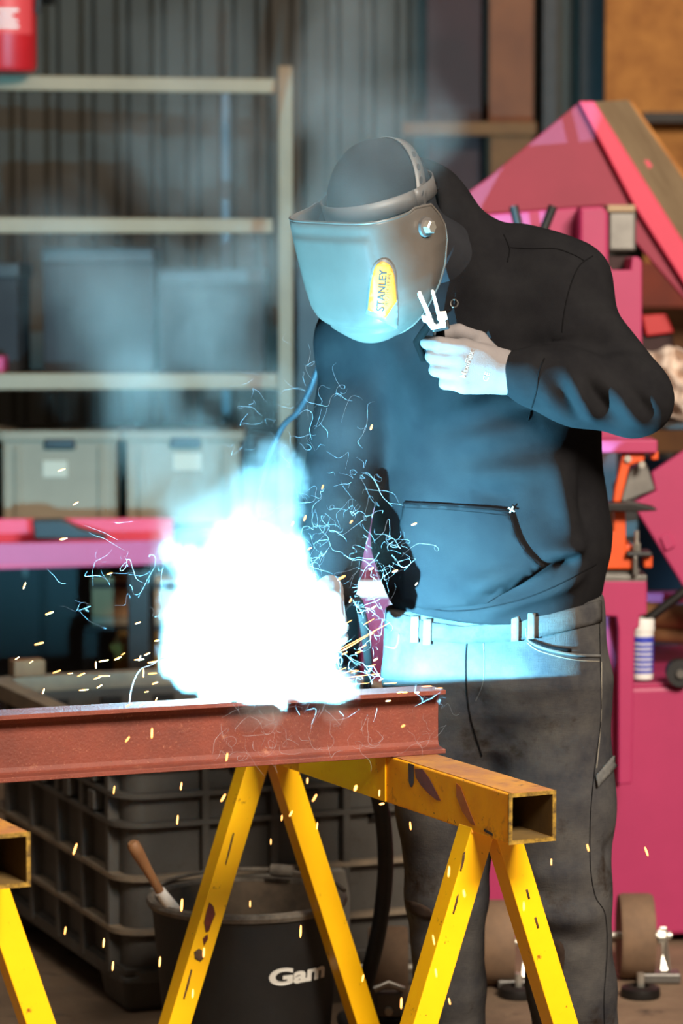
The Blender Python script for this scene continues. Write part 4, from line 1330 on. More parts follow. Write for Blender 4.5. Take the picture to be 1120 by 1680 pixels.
def dense(pts, step=6):
    out = []
    for (x0, y0), (x1, y1) in zip(pts, pts[1:]):
        n = max(1, int(math.hypot(x1 - x0, y1 - y0) / step))
        out += [(x0 + (x1 - x0) * k / n, y0 + (y1 - y0) * k / n) for k in range(n)]
    return out + [pts[-1]]


def curve_px(pts, n=6):
    return [(v.x, v.y) for v in smooth_path([Vector((x, y, 0)) for x, y in pts], n)]


def seam(bvh, pts, name, mat, par, r=.0012, lift=.0006, curved=True):
    q = [hit(bvh, x, y, lift) for x, y in dense(curve_px(pts) if curved else pts)]
    q = [a for a in q if a]
    runs = []; cur = []
    for a in q:
        if cur and (a[0] - cur[-1][0]).length > .05:
            runs.append(cur); cur = []
        cur.append(a)
    runs.append(cur)
    m_ = MB()
    c_ = max(runs, key=len)
    if len(c_) > 2: m_.tube([a[0] for a in c_], r, 6)
    if m_.v: return m_.build(name, mat, par, smooth=True)


def patch(bvh, poly, name, mat, par, lift=.002, thick=.0025, step=9, bevel=0):
    """panel cut to an outline and laid on the surface, with its own thickness"""
    poly = dense(poly, step)
    xs_ = [p[0] for p in poly]; ys_ = [p[1] for p in poly]
    pts = [Vector(p) for p in poly]; n = len(pts)
    x = min(xs_) + step / 2
    def inside(px_, py_):
        c = False
        for i in range(n):
            (xa, ya), (xb, yb) = poly[i], poly[(i + 1) % n]
            if (ya > py_) != (yb > py_) and px_ < (xb - xa) * (py_ - ya) / (yb - ya) + xa: c = not c
        return c
    while x < max(xs_):
        y = min(ys_) + step / 2
        while y < max(ys_):
            if inside(x, y) and min((Vector((x, y)) - p).length for p in pts[:n]) > step * .55: pts.append(Vector((x, y)))
            y += step
        x += step
    vo, _, fo_, _, _, _ = delaunay_2d_cdt(pts, [(i, (i + 1) % n) for i in range(n)], [], 1, 1e-4)
    H_ = [hit(bvh, p.x, p.y, lift) for p in vo]
    good = [a is not None for a in H_]
    for i in range(len(H_)):
        if H_[i] is None:
            j = min((k for k in range(len(vo)) if good[k]), key=lambda k: (vo[k] - vo[i]).length)
            H_[i] = H_[j]
    fs = [f for f in fo_ if all(good[i] for i in f)]
    m_ = MB(); m_.add([a[0] for a in H_], fs)
    o = m_.build(name, mat, par, smooth=True, angle=math.radians(60))
    s_ = o.modifiers.new('thick', 'SOLIDIFY'); s_.thickness = thick; s_.offset = 0
    return o


pocket = patch(hoodie_bvh, curve_px([(664, 824), (720, 826), (780, 830), (838, 836)], 4) + curve_px([(842, 850), (852, 880), (868, 905), (884, 920), (893, 926)], 4) + [(840, 965), (800, 990), (700, 1000), (660, 985), (652, 900)], 'pouch_pocket', M['hoodie'], hoodie, lift=.002, thick=.004, step=10)
seam(hoodie_bvh, [(664, 827), (720, 829), (780, 834), (836, 840)], 'pocket_hem', M['seam'], hoodie, .0008, .0042)
seam(hoodie_bvh, [(664, 833), (720, 835), (780, 840), (834, 846)], 'stitching', M['seam'], hoodie, .0005, .0042)
seam(hoodie_bvh, [(836, 846), (843, 872), (856, 898), (874, 918), (886, 928)], 'stitching', M['seam'], hoodie, .0006, .0042)
st = MB()
for a, b in (((834, 833), (844, 839)), ((842, 831), (836, 841))):
    h0_ = hit(hoodie_bvh, *a, .005); h1_ = hit(hoodie_bvh, *b, .005)
    if h0_ and h1_: st.tube([h0_[0], h1_[0]], .0012, 6)
st.build('bar_tack', M['white_paint'], hoodie)
seam(hoodie_bvh, [(826, 385), (833, 400), (836, 412), (832, 430)], 'neck_seam', M['seam'], hoodie, .0011, .0006)
seam(hoodie_bvh, [(834, 406), (870, 408), (910, 408), (940, 418), (958, 428)], 'shoulder_seam', M['seam'], hoodie, .0011, .0006)
seam(hoodie_bvh, [(972, 420), (950, 436), (935, 470), (926, 510), (922, 545)], 'armhole_seam', M['seam'], hoodie, .0012, .0004)
seam(hoodie_bvh, [(893, 588), (884, 610), (880, 640), (872, 668), (866, 690)], 'cuff_seam', M['seam'], hoodie, .0014, .0004)
seam(hoodie_bvh, [(648, 962), (700, 996), (760, 1002), (840, 988), (910, 962), (978, 925)], 'hem_seam', M['seam'], hoodie, .0014, .0004)
e_ = hit(hoodie_bvh, 745, 498, .001)
if e_:
    rt = e_[1].to_track_quat('Z', 'Y').to_matrix()
    ring_ = [e_[0] + rt @ Vector((.0065 * math.cos(a), .0065 * math.sin(a), 0)) for a in np.linspace(0, 2 * math.pi, 20)]
    MB().tube(ring_, .0013, 6).build('eyelet', M['grey_steel'], hoodie, smooth=True)
# jeans: waistband, loops, fly, pockets, seams, tool loop
wb = patch(jeans_bvh, [(636, 1000), (700, 1020), (760, 1028), (840, 1018), (900, 1008), (984, 985), (984, 1020), (900, 1042), (840, 1052), (760, 1056), (700, 1050), (633, 1030)], 'waistband', M['denim'], jeans, .002, .004, 10)
for x, y in ((684, 1022), (704, 1026), (846, 1020), (872, 1016)):
    patch(jeans_bvh, [(x - 6, y - 10), (x + 6, y - 10), (x + 5, y + 32), (x - 7, y + 32)], 'belt_loop', M['denim_seam'], jeans, .006, .004, 5)
seam(jeans_bvh, [(768, 1030), (764, 1080), (765, 1130), (772, 1180), (790, 1240)], 'fly_seam', M['seam'], jeans, .0016, .0006)
seam(jeans_bvh, [(792, 1034), (794, 1080), (792, 1120), (780, 1150)], 'fly_stitching', M['denim_seam'], jeans, .0008, .0006)
seam(jeans_bvh, [(862, 1030), (864, 1046), (874, 1056), (900, 1066), (940, 1074), (982, 1076)], 'pocket_edge', M['denim_seam'], jeans, .0026, .0020)
patch(jeans_bvh, curve_px([(862, 1040), (868, 1054), (900, 1064), (936, 1069)], 3) + [(936, 1064), (900, 1059), (872, 1049), (868, 1036)], 'pocket_opening', M['seam'], jeans, .003, .001, 5)
seam(jeans_bvh, [(864, 1054), (880, 1066), (910, 1076), (945, 1083), (982, 1085)], 'stitching', M['stitch'], jeans, .0006, .001)
seam(jeans_bvh, [(633, 1060), (650, 1062), (656, 1040)], 'pocket_edge', M['denim_seam'], jeans, .002, .001)
seam(jeans_bvh, [(982, 1000), (984, 1080), (985, 1180), (975, 1260), (968, 1340), (968, 1420), (976, 1470), (992, 1500), (995, 1560), (990, 1640), (992, 1700)], 'side_seam', M['seam'], jeans, .0010, .0004)
seam(jeans_bvh, [(986, 1086), (985, 1180), (978, 1260)], 'stitching', M['stitch'], jeans, .0006, .0008)
patch(jeans_bvh, [(974, 1272), (1004, 1236), (1009, 1240), (1009, 1252), (976, 1292)], 'tool_loop', M['denim_seam'], jeans, .006, .005, 5)
dirt = pm('dark_grime', S(40, 30, 25), .9, var=(S(58, 46, 38), 18, .9), spec=.1)
patch(jeans_bvh, curve_px([(664, 1476), (690, 1482), (712, 1496), (716, 1506), (700, 1508), (676, 1498), (664, 1476)], 3)[:-1], 'grime_patch', dirt, jeans, .0012, .001, 7)
patch(jeans_bvh, curve_px([(898, 1546), (916, 1542), (926, 1560), (922, 1600), (910, 1620), (900, 1590), (898, 1546)], 3)[:-1], 'grime_patch', dirt, jeans, .0012, .001, 7)

# ---- welding helmet
helm = empty('welding_helmet', HO); tag(helm, 'grey welding helmet with yellow sticker worn by the welder', 'helmet')


def hp_(l, f, u): return Vector(HO + hL * l + hF * f + hU * u)


rows = [  # v, u_front, u_rear, half width, front f, rear f, exponent
    (0.00, .051, .034, .115, .106, -.030, 5.0), (0.04, .045, .024, .1165, .110, -.042, 5.0), (0.2, .012, -.002, .118, .113, -.046, 5.0), (0.4, -.030, -.04, .118, .116, -.042, 5.0), (0.58, -.075, -.078, .117, .118, -.024, 4.8),
    (0.70, -.104, -.105, .113, .119, -.002, 4.4), (0.80, -.128, -.128, .103, .118, .018, 3.6), (0.88, -.148, -.146, .091, .113, .030, 3.0), (0.95, -.166, -.162, .074, .103, .042, 2.4), (1.0, -.178, -.172, .056, .094, .05, 2.2), (1.03, -.183, -.177, .04, .082, .055, 2.0)]
vs = []; fs = []; NP = 72
vv = np.linspace(0, 1.03, 44)
tabs = [np.interp(vv, [r[0] for r in rows], [r[i] for r in rows]) for i in range(1, 7)]
for i in range(len(vv)):
    uf, ur, a_, bf, rf, ne = [t[i] for t in tabs]
    for k in range(NP + 1):
        ph_ = math.pi * k / NP
        c_, s_ = math.cos(ph_), math.sin(ph_)
        l_ = a_ * math.copysign(abs(c_) ** (2 / ne), c_)
        sf = abs(s_) ** (2 / ne)
        f_ = rf + (bf - rf) * sf
        # rounded ear plates at the rear of the upper edge
        back = 1 - sf
        u_ = uf + (ur - uf) * min(1, back * 1.6)
        if vv[i] < .45:
            e2 = max(0, (-.012 - f_)) / .034
            u_ -= (1 - vv[i] / .45) * (e2 ** 2) * .030
            u_ += (1 - vv[i] / .45) * math.exp(-((f_ - .0) / .03) ** 2) * .004
        # window frame step on the front
        if abs(l_) < .092 and vv[i] > .12 and sf > .8:
            f_ += .0035 * min(1, (vv[i] - .12) / .04) * min(1, (.092 - abs(l_)) / .010) * (1 if vv[i] < .80 else max(0, 1 - (vv[i] - .80) / .05))
        # chin fold
        if vv[i] > .84 and abs(l_) < .08: f_ -= .004 * math.exp(-((vv[i] - .865) / .012) ** 2)
        vs.append(hp_(l_, f_, u_))
for i in range(len(vv) - 1):
    for k in range(NP):
        b0 = i * (NP + 1) + k
        fs.append((b0, b0 + NP + 1, b0 + NP + 2, b0 + 1))
m = MB().add(vs, fs)
helm_bvh = BVHTree.FromPolygons(vs, fs)
shell = m.build('shell', M['helmet'], helm, smooth=True, angle=math.radians(70))
sd = shell.modifiers.new('thick', 'SOLIDIFY'); sd.thickness = .0032; sd.offset = -1
# rolled rim along the upper edge
MB().tube([vs[k] for k in range(NP + 1)], .0022, 8).build('upper_rim', M['helmet'], shell, smooth=True)
MB().tube([vs[i * (NP + 1)] for i in range(len(vv))], .0020, 8).build('side_rim', M['helmet'], shell, smooth=True)
# hinge knobs
for sg in (1, -1):
    c_ = hp_(.117 * sg, 0, .0); d_ = Vector(hL * sg)
    kn = MB().tube([c_ - d_ * .004, c_, c_ + d_ * .006, c_ + d_ * .007], [.017, .0175, .0165, .013], 24).build('hinge_washer', M['strap'], helm, smooth=True)
    MB().tube([c_ + d_ * .005, c_ + d_ * .016, c_ + d_ * .018], [.012, .0115, .009], 6).build('hinge_knob', M['zinc'], kn, smooth=False)


def ribbon(path, width_dir, w, name, mat, par, th=.002):
    vs_ = []; fs_ = []
    for p, wd in zip(path, width_dir):
        p = Vector(p); wd = Vector(wd).normalized() * (w / 2)
        vs_ += [p - wd, p + wd]
    for k in range(len(path) - 1): fs_.append((2 * k, 2 * k + 1, 2 * k + 3, 2 * k + 2))
    o = MB().add(vs_, fs_).build(name, mat, par, smooth=True, angle=math.radians(60))
    s_ = o.modifiers.new('thick', 'SOLIDIFY'); s_.thickness = th; s_.offset = 1
    return o


pth = []; wd = []
for k in range(49):
    an = 2 * math.pi * k / 48
    pth.append(HC + hL * .0835 * math.cos(an) + hF * (.107 * math.sin(an)) + hU * (.016 + .012 * math.sin(an))); wd.append(hU)
band = ribbon(pth, wd, .030, 'headband', M['strap'], helm)
pth = []; wd = []
for k in range(41):
    an = math.pi * (-.03 + 1.06 * k / 40)
    vd = np.array([math.cos(an), -.50 * math.sin(an) - .1, .87 * math.sin(an)])          # left, forward, up
    vd = vd / math.sqrt(((vd / np.array([.083, .106, .119])) ** 2).sum())
    pth.append(HC + HR3 @ vd); wd.append(hF * .87 + hU * .5 * (1 if True else 0))
crown = ribbon(pth, wd, .024, 'crown_strap', M['strap'], helm)
m = MB()
for k in (4, 7, 10, 13):
    p = Vector(pth[k]); q = Vector(pth[k + 1]); nrm = (p - Vector(HC)); ax = (q - p).normalized(); nrm = (nrm - ax * nrm.dot(ax)); nrm -= Vector(hF) * nrm.dot(Vector(hF)); nrm.normalize()
    sdv = Vector(hF)
    ring_ = [p + nrm * .0026 + (ax * math.cos(a) * .0062 + sdv * math.sin(a) * .0042) for a in np.linspace(0, 2 * math.pi, 15)[:-1]]
    m.prism(ring_, nrm * .0006)
m.build('strap_holes', M['ink'], crown)
# sticker
bd = patch(helm_bvh, curve_px([(600, 514), (603, 480), (608, 448), (613, 434), (622, 426), (632, 425), (641, 432), (648, 448), (651, 480), (653, 510), (652, 540)], 3) + [(626, 526)], 'sticker_border', M['sticker_grey'], helm, .0008, .0008, 6)
stk = patch(helm_bvh, curve_px([(604, 508), (607, 478), (611, 450), (616, 436), (624, 429), (632, 430), (640, 436), (646, 452), (649, 478), (650, 494)], 3) + [(632, 521)], 'sticker', M['sticker'], helm, .0016, .0008, 6)


def text_on(bvh, s, size_px, cx_, cy_, ang, name, mat, par, lift, bold=0.0, sx=1.0):
    """print laid on the surface; size and place follow the photograph's marks"""
    v_, f_ = text_vf(s, 1.0, 0.0, bold)
    ca, sa = math.cos(ang), math.sin(ang)
    out = []; ok = []
    for p in v_:
        x = p.x * size_px * sx; y = -p.y * size_px
        h_ = hit(bvh, cx_ + x * ca - y * sa, cy_ + x * sa + y * ca, lift)
        ok.append(h_ is not None); out.append(h_[0] if h_ else Vector((0, 0, 0)))
    m_ = MB().add(out, [f for f in f_ if all(ok[i] for i in f)])
    o = m_.build(name, mat, par)
    s_ = o.modifiers.new('thick', 'SOLIDIFY'); s_.thickness = .0003
    return o


text_on(helm_bvh, 'STANLEY', 17, 626.5, 476, math.radians(-86), 'print', M['ink'], stk, .0026, .012, 0.98)
text_on(helm_bvh, 'PROTECTION', 8.5, 636, 476, math.radians(-86), 'print', pm('grey_print', S(110, 88, 40), .6), stk, .0026, 0, 1.0)
text_on(glove_bvh, 'MaxiFlex', 13, 766, 598, math.radians(-72), 'glove_print', M['glove_print'], glove_l, .0006, .01)
text_on(glove_bvh, 'CE', 13, 798, 618, math.radians(-72), 'glove_print', M['glove_print'], glove_l, .0006, .01)

# ---- pliers in the raised hand
M['grip'] = pm('matt_black_grip', S(14, 13, 13), .9, spec=.05)
KY = 4.99 + PD
pl = empty('gripping_pliers', at(712, 540, KY)); tag(pl, 'white jawed pliers with two prongs held in the raised glove', 'pliers')
outl = [(691, 521), (700, 518.5), (684, 484), (686, 481), (690, 481), (706, 516), (708, 520), (707, 524), (711, 527), (711, 532), (716, 535.5), (721, 533), (721, 528), (717, 524), (718, 520), (716, 515.5), (706.5, 480), (709, 478), (712, 480), (721.5, 514.5), (732, 514), (734.5, 524), (730, 526), (732.5, 537.5), (708, 541.5), (699, 530), (694, 528.5)]
tilt = Matrix.Rotation(math.radians(-34), 3, 'X') @ Matrix.Rotation(math.radians(-20), 3, 'Z')
pc = at(714, 522, KY)
def pp(x, y):
    q = at(x, y, KY) - pc
    return pc + Vector((q.x, -q.z * math.tan(math.radians(32)) + q.x * .25, q.z))
dd_ = Vector((-.1, 1, .55)).normalized() * .008
MB().prism([pp(x, y) for x, y in outl], dd_).build('jaw_plate', M['jaw'], pl, bevel=.0006, seg=1)
q0 = pp(718, 528) + dd_ * 1.2
MB().box(q0 + Vector((.004, .008, -.004)), (.030, .014, .032), Matrix.Rotation(math.radians(-12), 3, 'Y')).build('pivot_block', M['black'], pl, bevel=.003)
MB().tube([pp(706, 536) + dd_ * 1.5, at(694, 546, KY + .04), at(684, 560, KY + .07), at(695, 590, KY + .09)], [.006, .007, .007, .006], 12).build('handle', M['grip'], pl, smooth=True)
MB().tube([pp(724, 536) + dd_ * 1.5, at(722, 552, KY + .07), at(724, 590, KY + .075), at(728, 625, KY + .08)], [.006, .008, .008, .007], 12).build('handle', M['grip'], pl, smooth=True)

# ---- electrode holder in the working hand
tip = Vector(ARC) + Vector((.004, .008, .006))
hb = Vector(W_R + rh_d * .085 + _p * .022)
tq_ = (hb - tip)
torch = empty('electrode_holder', tip); tag(torch, 'black electrode holder with thin rod in the lowered glove', 'electrode holder')
MB().tube([tip, tip + tq_ * .62], .0016, 8).build('welding_rod', M['grey_steel'], torch, smooth=True)
MB().tube([tip + tq_ * .55, tip + tq_ * .62, tip + tq_ * .8], [.006, .009, .008], 14).build('jaw', M['copper'], torch, smooth=True)
ce = hb + tq_ * .30
MB().tube(smooth_path([tip + tq_ * .76, hb, ce]), .010, 14).build('handle', M['black'], torch, smooth=True)
MB().tube(smooth_path([ce, ce + Vector((.03, .09, .0)), Vector((.05, 5.62, .78)), Vector((.045, 5.70, .70))]), .008, 12).build('cable', M['rubber'], torch, smooth=True)
# pale hose looping beside the sleeve
tag(MB().tube(smooth_path([at(560, 540, 5.7), at(530, 585, 5.72), at(508, 640, 5.76), at(488, 676, 5.8), at(460, 706, 5.85), at(430, 790, 5.9), at(420, 900, 5.95), at(430, 1050, 6.0), at(450, 1150, 6.02), at(460, 1190, 6.05), Vector((-.10, 6.1, .40))]), .0055, 10).build('gas_hose', M['cyan_cable'], smooth=True), 'thin blue grey hose hanging beside the welder sleeve', 'hose')
# ------------------------------------------------------------------ welding smoke
_lat = {}


def vnoise(P, scale, seed):
    if seed not in _lat: _lat[seed] = np.random.default_rng(seed).random((32, 32, 32)).astype(np.float32)
    L_ = _lat[seed]
    q = P * scale; i = np.floor(q).astype(np.int64); f = (q - i).astype(np.float32); f = f * f * (3 - 2 * f)
    i &= 31; j = (i + 1) & 31
    fx, fy, fz = f[:, 0], f[:, 1], f[:, 2]
    g_ = lambda a, b, c: L_[a, b, c]
    c00 = g_(i[:, 0], i[:, 1], i[:, 2]) * (1 - fx) + g_(j[:, 0], i[:, 1], i[:, 2]) * fx
    c10 = g_(i[:, 0], j[:, 1], i[:, 2]) * (1 - fx) + g_(j[:, 0], j[:, 1], i[:, 2]) * fx
    c01 = g_(i[:, 0], i[:, 1], j[:, 2]) * (1 - fx) + g_(j[:, 0], i[:, 1], j[:, 2]) * fx
    c11 = g_(i[:, 0], j[:, 1], j[:, 2]) * (1 - fx) + g_(j[:, 0], j[:, 1], j[:, 2]) * fx
    return (c00 * (1 - fy) + c10 * fy) * (1 - fz) + (c01 * (1 - fy) + c11 * fy) * fz


def fbm(P, scale, seed, octv=4, rough=.55, billow=False):
    out = 0; a = 1; tot = 0
    for o in range(octv):
        n_ = vnoise(P + o * 3.7, scale * 2 ** o, seed + o) * 2 - 1
        out = out + a * (np.abs(n_) * 2 - 1 if billow else n_); tot += a; a *= rough
    return out / tot


def smoke(name, lo, hi, h, blobs, label, noise_scale, noise_amp, soft, billow, seed, stretch=(1, 1, 1), warp=0.0, flat=.8, gain=1.0, tint=(.97, .97, .97)):
    lo = np.array(lo); hi = np.array(hi)
    n = np.maximum(2, np.round((hi - lo) / h).astype(int))
    ax = [np.linspace(lo[i], hi[i], n[i]) for i in range(3)]
    Z_, Y_, X_ = np.meshgrid(ax[2], ax[1], ax[0], indexing='ij')
    P = np.stack([X_.ravel(), Y_.ravel(), Z_.ravel()], 1)
    W = P
    if warp:
        W = P + warp * np.stack([fbm(P, noise_scale * .5, seed + 50, 3), fbm(P, noise_scale * .5, seed + 60, 3), fbm(P, noise_scale * .5, seed + 70, 3)], 1)
    nz = fbm(W * np.array(stretch), noise_scale, seed, 5, .58, billow)
    dens = np.zeros(len(P))
    for (bx, by, bY, br, am) in blobs:
        c = np.array(at(bx, by, bY)); r = br * bY / FPX
        q = np.sqrt(((W[:, 0] - c[0]) ** 2 + (W[:, 2] - c[2]) ** 2 + ((W[:, 1] - c[1]) / flat) ** 2)) / r
        F = 1 - q + noise_amp * (nz + (.32 if billow else 0))
        t = np.clip(F / soft, 0, 1)
        dens = np.maximum(dens, gain * am * t * t * (3 - 2 * t))
    # thin out to nothing at the sides of the block
    edge = np.ones(len(P))
    for i in range(3):
        e = np.minimum(P[:, i] - lo[i], hi[i] - P[:, i]) / (3 * h)
        edge = np.minimum(edge, np.clip(e, 0, 1))
    dens *= edge
    me = bpy.data.meshes.new(name)
    me.vertices.add(len(P))
    at_ = me.attributes.new('smoke_density', 'FLOAT', 'POINT')
    at_.data.foreach_set('value', dens.astype(np.float32))
    ng = bpy.data.node_groups.new(name + '_field', 'GeometryNodeTree')
    ng.interface.new_socket('Geometry', in_out='INPUT', socket_type='NodeSocketGeometry')
    ng.interface.new_socket('Geometry', in_out='OUTPUT', socket_type='NodeSocketGeometry')
    N_ = ng.nodes; L_ = ng.links
    gi = N_.new('NodeGroupInput'); go = N_.new('NodeGroupOutput')
    pos = N_.new('GeometryNodeInputPosition'); sep = N_.new('ShaderNodeSeparateXYZ'); L_.new(pos.outputs[0], sep.inputs[0])
    def mth(op, a, b):
        m_ = N_.new('ShaderNodeMath'); m_.operation = op
        for k_, v_ in ((0, a), (1, b)):
            if v_ is None: continue
            if isinstance(v_, (int, float)): m_.inputs[k_].default_value = v_
            else: L_.new(v_, m_.inputs[k_])
        return m_.outputs[0]
    ii = []
    for i in range(3):
        s_ = (n[i] - 1) / (hi[i] - lo[i])
        q = mth('ROUND', mth('MULTIPLY', mth('SUBTRACT', sep.outputs[i], float(lo[i])), float(s_)), None)
        ii.append(mth('MINIMUM', mth('MAXIMUM', q, 0.0), float(n[i] - 1)))
    lin = mth('ADD', ii[0], mth('MULTIPLY', mth('ADD', ii[1], mth('MULTIPLY', ii[2], float(n[1]))), float(n[0])))
    na = N_.new('GeometryNodeInputNamedAttribute'); na.data_type = 'FLOAT'; na.inputs[0].default_value = 'smoke_density'
    si = N_.new('GeometryNodeSampleIndex'); si.data_type = 'FLOAT'; si.domain = 'POINT'
    L_.new(gi.outputs[0], si.inputs['Geometry']); L_.new(na.outputs[0], si.inputs['Value']); L_.new(lin, si.inputs['Index'])
    vc = N_.new('GeometryNodeVolumeCube')
    L_.new(si.outputs[0], vc.inputs['Density'])
    vc.inputs['Min'].default_value = tuple(lo); vc.inputs['Max'].default_value = tuple(hi)
    for k_, i in zip('XYZ', range(3)): vc.inputs['Resolution ' + k_].default_value = int(n[i])
    mt = bpy.data.materials.new(name + '_smoke'); mt.use_nodes = True
    t = mt.node_tree; t.nodes.clear()
    o_ = t.nodes.new('ShaderNodeOutputMaterial'); pv = t.nodes.new('ShaderNodeVolumePrincipled')
    pv.inputs['Color'].default_value = (*tint, 1); pv.inputs['Density'].default_value = 1.0; pv.inputs['Anisotropy'].default_value = .0
    t.links.new(pv.outputs[0], o_.inputs['Volume'])
    sm = N_.new('GeometryNodeSetMaterial'); sm.inputs['Material'].default_value = mt
    L_.new(vc.outputs[0], sm.inputs[0]); L_.new(sm.outputs[0], go.inputs[0])
    me.materials.append(mt)
    o = bpy.data.objects.new(name, me); COL.objects.link(o)
    md = o.modifiers.new('field', 'NODES'); md.node_group = ng
    tag(o, label, 'smoke', kind='stuff')
    return o


AY = ARC.y
core = [(432, 1150, AY, 62, 9), (430, 1165, AY - .07, 40, 9), (400, 1095, AY, 105, 9), (480, 1085, AY + .02, 95, 9), (360, 1040, AY, 95, 8), (430, 1010, AY + .02, 110, 8), (505, 1020, AY + .05, 72, 8), (345, 960, AY, 88, 7), (420, 930, AY + .02, 95, 7), (498, 985, AY + .05, 62, 7),  # small second blob, before the flange, stands for the arc's bloom
        (390, 880, AY, 76, 5.5), (435, 835, AY + .02, 72, 5.0), (462, 788, AY + .03, 60, 4.4), (405, 810, AY, 52, 3.6), (455, 752, AY + .03, 36, 3.4), (312, 1095, AY, 50, 7), (318, 1000, AY, 70, 7), (300, 920, AY, 48, 6), (525, 1110, AY + .03, 48, 7)]
a0 = at(200, 1215, AY); a1 = at(610, 715, AY)
smoke('welding_smoke', (a0.x, AY - .17, a0.z), (a1.x, AY + .20, a1.z), .0058, core, 'dense white cloud of welding smoke boiling up from the beam', 11, .80, .22, True, 101, (1, 1, .8), .012, gain=.45)
haze = [(330, 800, AY + .03, 120, .42), (440, 760, AY + .05, 75, .30), (300, 720, AY + .05, 115, .40), (420, 690, AY + .05, 85, .26), (250, 640, AY + .05, 115, .30), (350, 620, AY + .05, 120, .32), (470, 640, AY, 70, .2),
        (180, 500, AY + .05, 160, .22), (330, 480, AY, 150, .28), (430, 410, AY, 110, .26), (90, 450, AY, 110, .18), (390, 250, AY, 160, .20), (520, 150, AY, 150, .28), (640, 230, AY - .06, 110, .30), (590, 310, AY - .08, 120, .30), (330, 90, AY, 130, .10), (720, 220, AY, 60, .24), (560, 40, AY, 140, .22), (600, 440, AY - .12, 110, .10),
        (560, 850, AY + .02, 80, .06), (620, 900, AY + .08, 60, .05), (560, 700, AY, 90, .05)]
a0 = at(-40, 1000, AY); a1 = at(800, -70, AY)
smoke('smoke_haze', (a0.x, AY - .28, a0.z), (a1.x, AY + .30, a1.z), .0125, haze, 'thin blue grey smoke haze drifting up past the welder head', 8.5, 1.25, .95, False, 211, (1, 1, .75), .07, gain=2.7, tint=(.99, .80, .70))
# ------------------------------------------------------------------ sparks
spark_mat = pm('glowing_spark', (1, .5, .15, 1), .5, emit=((1.0, .42, .10, 1), 4.6))
spark_hot = pm('white_hot_spark', (1, .8, .5, 1), .5, emit=((1.0, .72, .36, 1), 9.0))
unit = MB().tube([(0, 0, -1), (0, 0, -.8), (0, 0, -.3), (0, 0, .3), (0, 0, .8), (0, 0, 1)], [.25, .75, 1, 1, .75, .25], 8)
me_o = None
SPARKS = [  # x, y, length px, lean degrees from upright (clockwise), width px
    (101, 771, 11, 70, 5), (124, 826, 9, 60, 4), (104, 884, 11, 80, 5), (40, 961, 10, 20, 5), (81, 1006, 12, 70, 5), (64, 1056, 13, 75, 5), (28, 1080, 7, 60, 3), (51, 1086, 6, 55, 3), (93, 1102, 12, 70, 4), (133, 1107, 11, 65, 4), (115, 1105, 7, 85, 3),
    (157, 1091, 10, 0, 4), (170, 1084, 14, 80, 4), (193, 1080, 11, 65, 5), (202, 1073, 6, 60, 3), (171, 1109, 16, 88, 4), (160, 1112, 12, 70, 4), (228, 1082, 14, 85, 4), (229, 1080, 8, 20, 3), (241, 1073, 9, 65, 4), (250, 1086, 14, 80, 4), (235, 1104, 12, 2, 5), (250, 1105, 12, 85, 4), (274, 1106, 9, 85, 3), (137, 1132, 13, 85, 4), (163, 1126, 9, 60, 4), (71, 1134, 8, 20, 4), (254, 1121, 8, 70, 4), (257, 1051, 7, 80, 4), (226, 1022, 8, 70, 4), (278, 1058, 12, 130, 5), (180, 941, 8, 75, 3), (240, 1135, 6, 80, 3), (256, 1148, 7, 30, 3),
    (209, 1213, 9, 35, 4), (249, 1203, 14, 2, 5), (211, 1157, 10, 60, 4), (233, 1156, 8, 60, 4),
    (187, 1296, 11, 8, 4), (297, 1290, 11, 8, 4), (291, 1345, 13, 5, 4), (366, 1309, 12, 30, 5), (123, 1393, 16, 18, 5), (107, 1527, 11, 8, 4), (170, 1547, 13, 5, 5), (185, 1585, 13, 5, 5), (262, 1578, 14, 5, 5), (298, 1485, 17, 4, 6), (334, 1563, 13, 3, 5), (316, 1630, 12, 3, 4), (493, 1528, 17, 2, 5), (462, 1342, 8, 5, 3), (516, 1309, 11, 30, 5), (520, 1355, 10, 8, 3), (477, 1335, 9, 30, 4), (444, 1381, 8, 0, 3), (410, 1483, 9, 0, 3), (372, 1242, 11, 10, 4), (504, 1281, 8, 5, 4),
    (673, 1355, 11, 175, 4), (736, 1430, 15, 5, 4), (711, 1542, 14, 170, 4), (761, 1466, 10, 170, 5), (715, 1596, 12, 172, 4), (658, 1646, 15, 2, 5), (737, 1643, 9, 165, 4), (859, 1487, 12, 0, 4), (904, 1414, 9, 0, 3), (964, 1391, 10, 165, 4), (1060, 1397, 13, 160, 5), (622, 1301, 9, 3, 4), (595, 1605, 10, 10, 4), (583, 1293, 8, 20, 7), (626, 1319, 7, 80, 5),
    (609, 701, 8, 20, 6), (679, 860, 8, 70, 5), (648, 937, 8, 70, 6), (609, 933, 7, 60, 5), (500, 850, 8, 20, 5), (480, 859, 6, 20, 4), (529, 799, 6, 20, 3), (508, 900, 6, 60, 3), (576, 856, 5, 40, 3), (683, 958, 5, 40, 3), (575, 985, 6, 30, 4), (560, 948, 12, 60, 5), (613, 996, 7, 60, 4),
    (661, 1191, 5, 60, 4), (637, 1150, 8, 85, 4), (656, 1136, 8, 85, 4), (700, 1126, 14, 88, 3), (720, 1129, 10, 88, 3), (640, 1121, 18, 86, 3), (664, 1136, 7, 90, 4), (684, 1136, 7, 90, 4),
    (588, 1070, 9, 70, 4), (616, 1082, 7, 60, 5), (610, 1040, 6, 60, 3), (597, 1060, 7, 60, 3), (565, 1072, 8, 65, 4), (625, 1115, 6, 60, 4), (610, 1092, 10, 75, 3), (582, 1102, 11, 72, 3),
]
